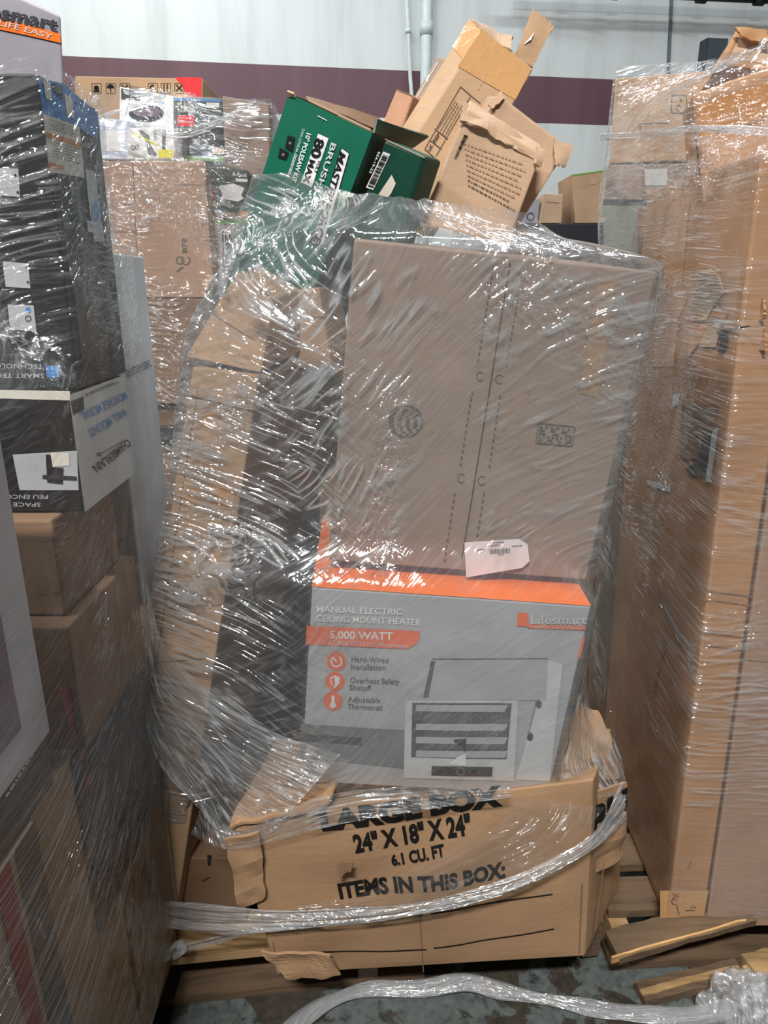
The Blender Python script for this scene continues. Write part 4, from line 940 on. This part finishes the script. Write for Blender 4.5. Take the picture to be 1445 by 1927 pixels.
b15 = bk('orange_edge_box', 'narrow dark box with an orange print glimpsed past the left stack', [(402, 642), (520, 642), (520, 760), (406, 760)], 2.30, CHAR, 'box', .25, 74); b15.poly('front', [(410, 690), (440, 690), (440, 715), (410, 715)], ORANGE2)
for b_ in BACK: b_.done()
# far things between the main and the right-hand stack
FAR = []
def far(name, label, q, Y, mat, seed):
    b_ = Box(name, label, 'carton', quadbox(q, (Y,)*4, (0, .35, 0)), mat, seed=seed, n=6); FAR.append(b_); return b_
f1 = far('open_far_carton', 'small tan carton far behind, beside the right-hand film', [(1076, 328), (1150, 318), (1150, 420), (1082, 420)], 4.4, CB, 80); f1.poly('front', [(1108, 336), (1122, 335), (1122, 347), (1109, 347)], CB_L); f1.line('front', (1076, 330), (1148, 320), 3, paint('leaf_green_print', (110, 150, 80)))
f2 = far('upright_far_carton', 'small upright carton far behind, right of the square carton', [(1024, 364), (1060, 366), (1056, 420), (1014, 420)], 4.4, CB_L, 81); f2.line('front', (1028, 380), (1052, 382), 1.5, CB_D, 'crease')
f3 = far('far_dark_box', 'dark box far behind under the small cartons', [(970, 421), (1160, 421), (1160, 560), (970, 560)], 4.38, CHAR, 82); f3.poly('front', [(980, 440), (1040, 440), (1040, 500), (980, 500)], MGREY)
f4 = far('far_base_carton', 'large brown carton on the far pallet', [(960, 562), (1170, 562), (1160, 905), (965, 930)], 4.38, CB_D, 83); f4.line('front', (1000, 600), (1150, 600), 2, CHAR, 'seam')
f5 = far('far_white_box', 'small whitish box far behind, low beside the upright carton', [(984, 372), (1016, 374), (1012, 420), (980, 420)], 4.42, LILAC, 84); f5.disc('front', (998, 408), 8, CHAR, hole=.6)
for b_ in FAR: b_.done()

# ------------------------------------------------------------------ stretch film
def section(boxes, z, band=.015):
    pts = []
    E = ((0,1),(1,2),(2,3),(3,0),(4,5),(5,6),(6,7),(7,4),(0,4),(1,5),(2,6),(3,7))
    for b_ in boxes:
        for i, j in E:
            a, b2 = b_.c[i], b_.c[j]
            for zz in (z-band, z, z+band):
                if (a.z-zz)*(b2.z-zz) <= 0 and abs(a.z-b2.z) > 1e-6:
                    p = a.lerp(b2, (zz-a.z)/(b2.z-a.z)); pts.append((p.x, p.y))
    return pts
def hull2(pts):
    pts = sorted(set((round(x, 5), round(y, 5)) for x, y in pts))
    if len(pts) < 3: return pts
    def half(ps):
        h = []
        for p in ps:
            while len(h) > 1 and (h[-1][0]-h[-2][0])*(p[1]-h[-2][1])-(h[-1][1]-h[-2][1])*(p[0]-h[-2][0]) <= 0: h.pop()
            h.append(p)
        return h
    lo, hi = half(pts), half(pts[::-1]); return lo[:-1]+hi[:-1]
def wrap(name, label, boxes, zlo, zhi, ctr, bot, top, mat, off=.006, nth=420, nz=150, wrinkle=.0035, sm=.02, seed=0):
    """film pulled round a stack: the convex outline of its boxes at every height, drawn taut from one height to the next"""
    zs = np.linspace(zlo, zhi, nz); R = np.zeros((nz, nth)); th = np.linspace(0, 2*math.pi, nth, endpoint=False)
    for k, z in enumerate(zs):
        h = hull2(section(boxes, z))
        if len(h) < 3: continue
        h = np.array(h)-np.array(ctr); n = len(h)
        for i in range(n):
            p, q = h[i], h[(i+1) % n]; d = q-p
            den = np.cos(th)*d[1]-np.sin(th)*d[0]
            with np.errstate(all='ignore'):
                t = (p[0]*d[1]-p[1]*d[0])/den; u = (p[0]*np.sin(th)-p[1]*np.cos(th))/den
            ok = (t > 0) & (u >= -1e-6) & (u <= 1+1e-6) & np.isfinite(t)
            R[k] = np.where(ok, np.maximum(R[k], t), R[k])
    for k in range(1, nz): R[k] = np.where(R[k] < .02, R[k-1]*.97, R[k])
    dz = zs[1]-zs[0]; w_ = max(1, int(.02/dz)); M = R.copy()
    for s_ in range(-w_, w_+1): M = np.maximum(M, np.roll(R, s_, 0) if abs(s_) < 1 else np.vstack([R[max(0, -s_):][:nz], ]) if False else np.take(R, np.clip(np.arange(nz)+s_, 0, nz-1), axis=0))
    ks = np.arange(-int(3*sm/dz)-1, int(3*sm/dz)+2); kw = np.exp(-.5*(ks*dz/sm)**2); kw /= kw.sum()
    S_ = sum(kk*np.take(M, np.clip(np.arange(nz)+int(s_), 0, nz-1), axis=0) for s_, kk in zip(ks, kw))
    S_ = np.maximum(S_, R) + off
    # the film bows a little across the corners
    vs, uvs, fs = [], [], []
    per = np.concatenate([[0], np.cumsum(np.full(nth, 2*math.pi/nth)*.30)])
    for k in range(nz):
        for i in range(nth+1):
            ii = i % nth; c_, s_ = math.cos(th[ii]), math.sin(th[ii])
            x, y = ctr[0]+S_[-1 if k == nz-1 else k][ii]*c_, ctr[1]+S_[k][ii]*s_
            z0, z1 = bot(x, y), top(x, y); z = z0+(z1-z0)*k/(nz-1)
            kk = min(nz-1.001, max(0, (z-zlo)/dz)); k0 = int(kk); fr_ = kk-k0
            r_ = S_[k0][ii]*(1-fr_)+S_[k0+1][ii]*fr_
            nn = noise.noise(Vector((c_*r_*9+seed, s_*r_*9, z*16))) + .5*noise.noise(Vector((c_*r_*30, s_*r_*30+seed, z*22)))
            r_ += wrinkle*(.6+nn)
            vs.append((ctr[0]+r_*c_, ctr[1]+r_*s_, z+.004*noise.noise(Vector((c_*6, s_*6, seed)))*(1 if k in (0, nz-1) else 0))); uvs.append((per[i], z))
    for k in range(nz-1):
        for i in range(nth):
            if math.sin(th[i]) > .8: continue      # the far side, behind the stack, is not seen
            a = k*(nth+1)+i; fs.append((a, a+1, a+nth+2, a+nth+1))
    o = link(name, vs, fs, mat, None, True, uvs); return tag(o, label, 'stretch film', 'clear stretch film')
FILM_M = film_mat('film_main', (38, -28), haze=.075, ridge=.46, gloss=.26, cover=.95, crumple=.7, dense=(1.22, 1.50))
wrap('stretch_film', 'clear stretch film wound around the leaning main stack', MAIN, .45, 1.75, (.02, 1.27),
     lambda x, y: .505 if x > -.14 else .505-.35*min(.25, (-.14-x)), lambda x, y: max(1.49, 1.53-.25*x), FILM_M, seed=1)
wrap('stretch_film', 'dull stretch film wound around the dark left-hand stack', [b_ for b_ in LEFT if b_ is not smart], .16, 1.68, (-.55, .95),
     lambda x, y: .2, lambda x, y: 1.635, film_mat('film_left', (20, 6), haze=.02, ridge=.14, gloss=.08, cover=.8, across=60, veil=.04), seed=5, nth=300, nz=110)
wrap('stretch_film', 'shiny stretch film wound around the right-hand stack', RIGHT, .17, 2.0, (.80, 1.55),
     lambda x, y: .155, lambda x, y: 1.71+.24*(y-1.15), film_mat('film_right', (2, -8), haze=.04, ridge=.25, gloss=.12, cover=.6, across=60), seed=9, nth=300, nz=120)
wrap('stretch_film', 'stretch film wound around the mixed background stack', BACK, .4, 2.05, (-.62, 2.42),
     lambda x, y: .5, lambda x, y: 1.93-.10*(x+.6), film_mat('film_back', (0, -15), haze=.06, ridge=.3, gloss=.14, cover=.7), seed=13, nth=240, nz=90)

def spline(pts, n):
    pts = [Vector(p) for p in pts]; out = []
    for i in range(n+1):
        t = i/n*(len(pts)-1); k = min(int(t), len(pts)-2); f_ = t-k
        p0, p1, p2, p3 = pts[max(k-1, 0)], pts[k], pts[k+1], pts[min(k+2, len(pts)-1)]
        out.append(.5*((2*p1)+(p2-p0)*f_+(2*p0-5*p1+4*p2-p3)*f_*f_+(3*p1-p0-3*p2+p3)*f_**3))
    return out
def band(name, label, A, B_, mat, n=60, m=28, pleat=.004, freq=7, seed=0, thickvar=1.0):
    """pleated strip of film between two lines"""
    A, B_ = spline(A, n), spline(B_, n); vs, uvs, fs = [], [], []; l = 0
    for i in range(n+1):
        if i: l += ((A[i]-A[i-1]).length+(B_[i]-B_[i-1]).length)/2
        t = (A[min(i+1, n)]-A[max(i-1, 0)]).normalized(); cr = B_[i]-A[i]; wd = cr.length; nm = t.cross(cr).normalized()
        if nm.y > 0: nm = -nm
        for j in range(m+1):
            v = j/m
            d = noise.noise(Vector((l*3+seed, v*freq, seed)))+.6*noise.noise(Vector((l*7, v*freq*2.7, seed+4)))
            vs.append(A[i]+cr*v+nm*(d*pleat)); uvs.append((l, v*wd))
    for i in range(n):
        for j in range(m): a = i*(m+1)+j; fs.append((a, a+1, a+m+2, a+m+1))
    o = link(name, vs, fs, mat, None, True, uvs); return tag(o, label, 'stretch film', 'clear stretch film')
FILM_R = film_mat('film_rope', (0, 4), haze=.20, ridge=.5, gloss=.25, across=110, crumple=.5, cover=1.0, veil=.25)
FILM_F = film_mat('film_fan', (0, 5), haze=.05, ridge=.45, gloss=.2, across=80, crumple=.4, cover=1.0, veil=.15)
band('film_rope', 'bunched film rope sweeping across the front of the crushed moving box',
     [P(208, 1690, Y=1.06), P(310, 1697, Y=1.05), P(410, 1706, Y=.985), P(538, 1711, Y=.972), P(660, 1708, Y=.968), P(788, 1696, Y=.97), P(954, 1655, Y=.985), P(1064, 1600, Y=1.005), P(1130, 1550, Y=1.035), P(1172, 1470, Y=1.12)],
     [P(205, 1722, Y=1.06), P(310, 1742, Y=1.045), P(410, 1756, Y=.985), P(538, 1750, Y=.968), P(660, 1742, Y=.965), P(788, 1723, Y=.968), P(954, 1682, Y=.982), P(1064, 1630, Y=1.0), P(1130, 1588, Y=1.03), P(1180, 1540, Y=1.11)], FILM_R, pleat=.008, n=90, m=30, seed=2)
band('film_strip', 'fan of stretched film pulled down the left of the tall leaning carton',
     [P(277, 1080, Y=1.07), P(300, 1200, Y=1.05), P(380, 1290, Y=1.04), P(500, 1370, Y=1.03), P(640, 1420, Y=1.02)],
     [P(262, 1330, Y=1.06), P(300, 1440, Y=1.04), P(380, 1530, Y=1.01), P(430, 1590, Y=.985), P(520, 1560, Y=.985)], FILM_F, pleat=.007, seed=7, freq=9)
band('film_strip', 'thin film fan crossing the top front edge of the crushed moving box',
     [P(385, 1500, Y=1.0), P(450, 1560, Y=.982), P(600, 1500, Y=.98), P(760, 1480, Y=.985), P(960, 1478, Y=1.0)],
     [P(360, 1570, Y=1.02), P(440, 1600, Y=.972), P(600, 1560, Y=.972), P(760, 1530, Y=.98), P(960, 1500, Y=1.0)], FILM_F, pleat=.004, seed=9)
band('film_strip', 'slanting film fan over the words on the crushed moving box',
     [P(560, 1704, Y=.964), P(666, 1689, Y=.964), P(754, 1645, Y=.967), P(882, 1584, Y=.974), P(948, 1545, Y=.982), P(970, 1500, Y=1.0)],
     [P(560, 1715, Y=.964), P(690, 1707, Y=.964), P(800, 1695, Y=.966), P(954, 1655, Y=.978), P(1064, 1600, Y=.998), P(1140, 1520, Y=1.04)], film_mat('film_sheer', (0, 5), haze=.02, ridge=.2, gloss=.10, across=70, crumple=.2, cover=.7, veil=.04), pleat=.004, seed=11)
band('film_strip', 'loose film hanging past the right edge of the heater box',
     [P(1118, 1150, Y=1.10), P(1080, 1330, Y=1.09), P(1050, 1450, Y=1.08), P(1085, 1500, Y=1.06)],
     [P(1150, 1020, Y=1.18), P(1100, 1290, Y=1.16), P(1160, 1400, Y=1.16), P(1182, 1500, Y=1.12)], FILM_F, pleat=.006, seed=13)
band('film_strip', 'narrow film strand from the moving box to the pallet knot',
     [P(330, 1780, Y=1.03), P(400, 1765, Y=1.01), P(480, 1745, Y=.985), P(600, 1732, Y=.968)],
     [P(332, 1796, Y=1.03), P(402, 1778, Y=1.01), P(480, 1756, Y=.985), P(600, 1742, Y=.968)], FILM_R, pleat=.006, seed=17, m=12)
band('film_strip', 'film tail tied to the front corner of the pallet, left of the knot',
     [P(206, 1760, Y=1.045), P(250, 1752, Y=1.04), P(290, 1768, Y=1.035), P(322, 1790, Y=1.03)],
     [P(212, 1785, Y=1.04), P(250, 1768, Y=1.035), P(285, 1782, Y=1.03), P(318, 1800, Y=1.025)], FILM_R, pleat=.008, seed=19, m=12)
band('film_strip', 'short film tail hanging over the front edge of the pallet',
     [P(286, 1776, Y=1.03), P(268, 1795, Y=1.028), P(248, 1815, Y=1.025), P(236, 1830, Y=1.025)],
     [P(300, 1786, Y=1.025), P(282, 1802, Y=1.022), P(260, 1818, Y=1.02), P(240, 1834, Y=1.02)], FILM_R, pleat=.005, seed=21, m=10)
def rope(name, label, pts, r0, mat, n=140, seg=18, seed=0, lump=.35):
    c_ = spline(pts, n); vs, uvs, fs = [], [], []; l = 0
    for i, p in enumerate(c_):
        if i: l += (c_[i]-c_[i-1]).length
        d = (c_[min(i+1, n)]-c_[max(i-1, 0)]).normalized(); s1 = d.cross(Vector((0, 0, 1))).normalized(); s2 = s1.cross(d)
        rr = r0*(1+lump*noise.noise(Vector((l*9, seed, 0))))
        for k in range(seg+1):
            an = 2*math.pi*(k % seg)/seg; f_ = 1+.45*noise.noise(Vector((math.cos(an)*2+l*2.5, math.sin(an)*2+seed, l*8)))
            vs.append(p+(s1*math.cos(an)*1.3+s2*math.sin(an)*.75)*rr*f_); uvs.append((l, k/seg*r0*6))
    for i in range(n):
        for k in range(seg): a = i*(seg+1)+k; fs.append((a, a+1, a+seg+2, a+seg+1))
    o = link(name, vs, fs, mat, None, True, uvs); return tag(o, label, 'stretch film', 'clear stretch film')
fl = lambda x, y, z=.014: P(x, y, Z=z)
rope('film_rope', 'twisted film rope lying across the concrete floor', [fl(500, 1990), fl(560, 1925), fl(620, 1885), fl(690, 1862), fl(790, 1858), fl(880, 1848, .02), fl(960, 1868), fl(1080, 1890), fl(1200, 1908), fl(1300, 1912), fl(1380, 1895)], .013, FILM_R, seed=3)
rope('film_knot', 'knotted film lump on the front board of the pallet', [P(318, 1800, Y=1.025), P(326, 1782, Y=1.02), P(338, 1776, Y=1.015), P(342, 1790, Y=1.012), P(330, 1798, Y=1.015)], .008, FILM_R, n=40, seed=6, lump=.6)
band('film_strip', 'film strand slung from the damaged corner carton into the dark gap',
     [P(1150, 930, Y=1.50), P(1220, 1080, Y=1.40), P(1290, 1190, Y=1.22), P(1312, 1200, Y=1.14)],
     [P(1152, 938, Y=1.50), P(1222, 1090, Y=1.40), P(1285, 1225, Y=1.22), P(1300, 1290, Y=1.14)], FILM_F, pleat=.003, seed=23, m=12)
band('film_rope', 'glossy film rope running across the top boxes of the right stack',
     [P(1130, 250, Y=1.72), P(1200, 246, Y=1.60), P(1290, 236, Y=1.32), P(1380, 234, Y=1.22), P(1480, 240, Y=1.18)],
     [P(1128, 264, Y=1.72), P(1200, 262, Y=1.60), P(1290, 250, Y=1.31), P(1380, 252, Y=1.21), P(1480, 262, Y=1.18)], FILM_R, pleat=.008, seed=25)
band('film_rope', 'bunched film strand crossing the front of the background stack',
     [P(180, 215, Y=2.24), P(260, 232, Y=2.22), P(340, 240, Y=2.24), P(400, 225, Y=2.28), P(480, 185, Y=2.34)],
     [P(180, 222, Y=2.24), P(260, 242, Y=2.22), P(340, 262, Y=2.24), P(410, 238, Y=2.28), P(488, 196, Y=2.34)], FILM_R, pleat=.008, seed=27)
# film heap on the floor
def heap(name, label, c0, rx, ry, hz, mat, seed=0):
    n, m = 60, 26; vs, uvs, fs = [], [], []
    for j in range(m+1):
        for i in range(n+1):
            an = 2*math.pi*(i % n)/n; t = j/m
            rr = math.sin(t*math.pi/2)**.8; z = hz*math.cos(t*math.pi/2)
            q = Vector((math.cos(an)*rr*3+seed, math.sin(an)*rr*3, t*2))
            d = noise.noise(q*1.1)*.5+abs(noise.noise(q*1.9))*.25
            vs.append((c0.x+rx*rr*math.cos(an)*(1+d*.6), c0.y+ry*rr*math.sin(an)*(1+d*.6), max(.003, z*(1+d)+.003))); uvs.append((an*rx, t*rx))
    for j in range(m):
        for i in range(n): a = j*(n+1)+i; fs.append((a, a+1, a+n+2, a+n+1))
    o = link(name, vs, fs, mat, None, True, uvs); return tag(o, label, 'stretch film', 'clear stretch film')
heap('film_heap', 'crumpled heap of film on the floor in the bottom right corner', fl(1400, 1905, 0), .085, .06, .07, film_mat('film_heap', (20, 70), haze=.22, ridge=.35, gloss=.2, across=60, crumple=1.4, cover=1.0), seed=4)
# loose broken boards on the floor
r = thing('wooden_plank', 'loose weathered plank lying on the floor before the right pallet', 'plank', fl(1300, 1860, 0))
beam('board', fl(1203, 1872, .012), fl(1394, 1826, .012), .042, .018, WOOD_D, r, o0=r.location, seed=61, n=14, rough=.004)
beam('split_edge', fl(1206, 1868, .0225), fl(1390, 1822, .0225), .014, .004, WOOD, r, o0=r.location, seed=62, n=14, rough=.003)
r = thing('wood_offcut', 'short fresh wood offcut on the floor at the right edge', 'plank', fl(1430, 1815, 0))
beam('board', fl(1410, 1824, .012), fl(1490, 1800, .012), .05, .02, WOOD, r, o0=r.location, seed=64, n=8, rough=.004)
beam('splinter', fl(1400, 1826, .008), fl(1440, 1816, .008), .012, .008, WOOD_L, r, o0=r.location, seed=65, n=6, rough=.003)
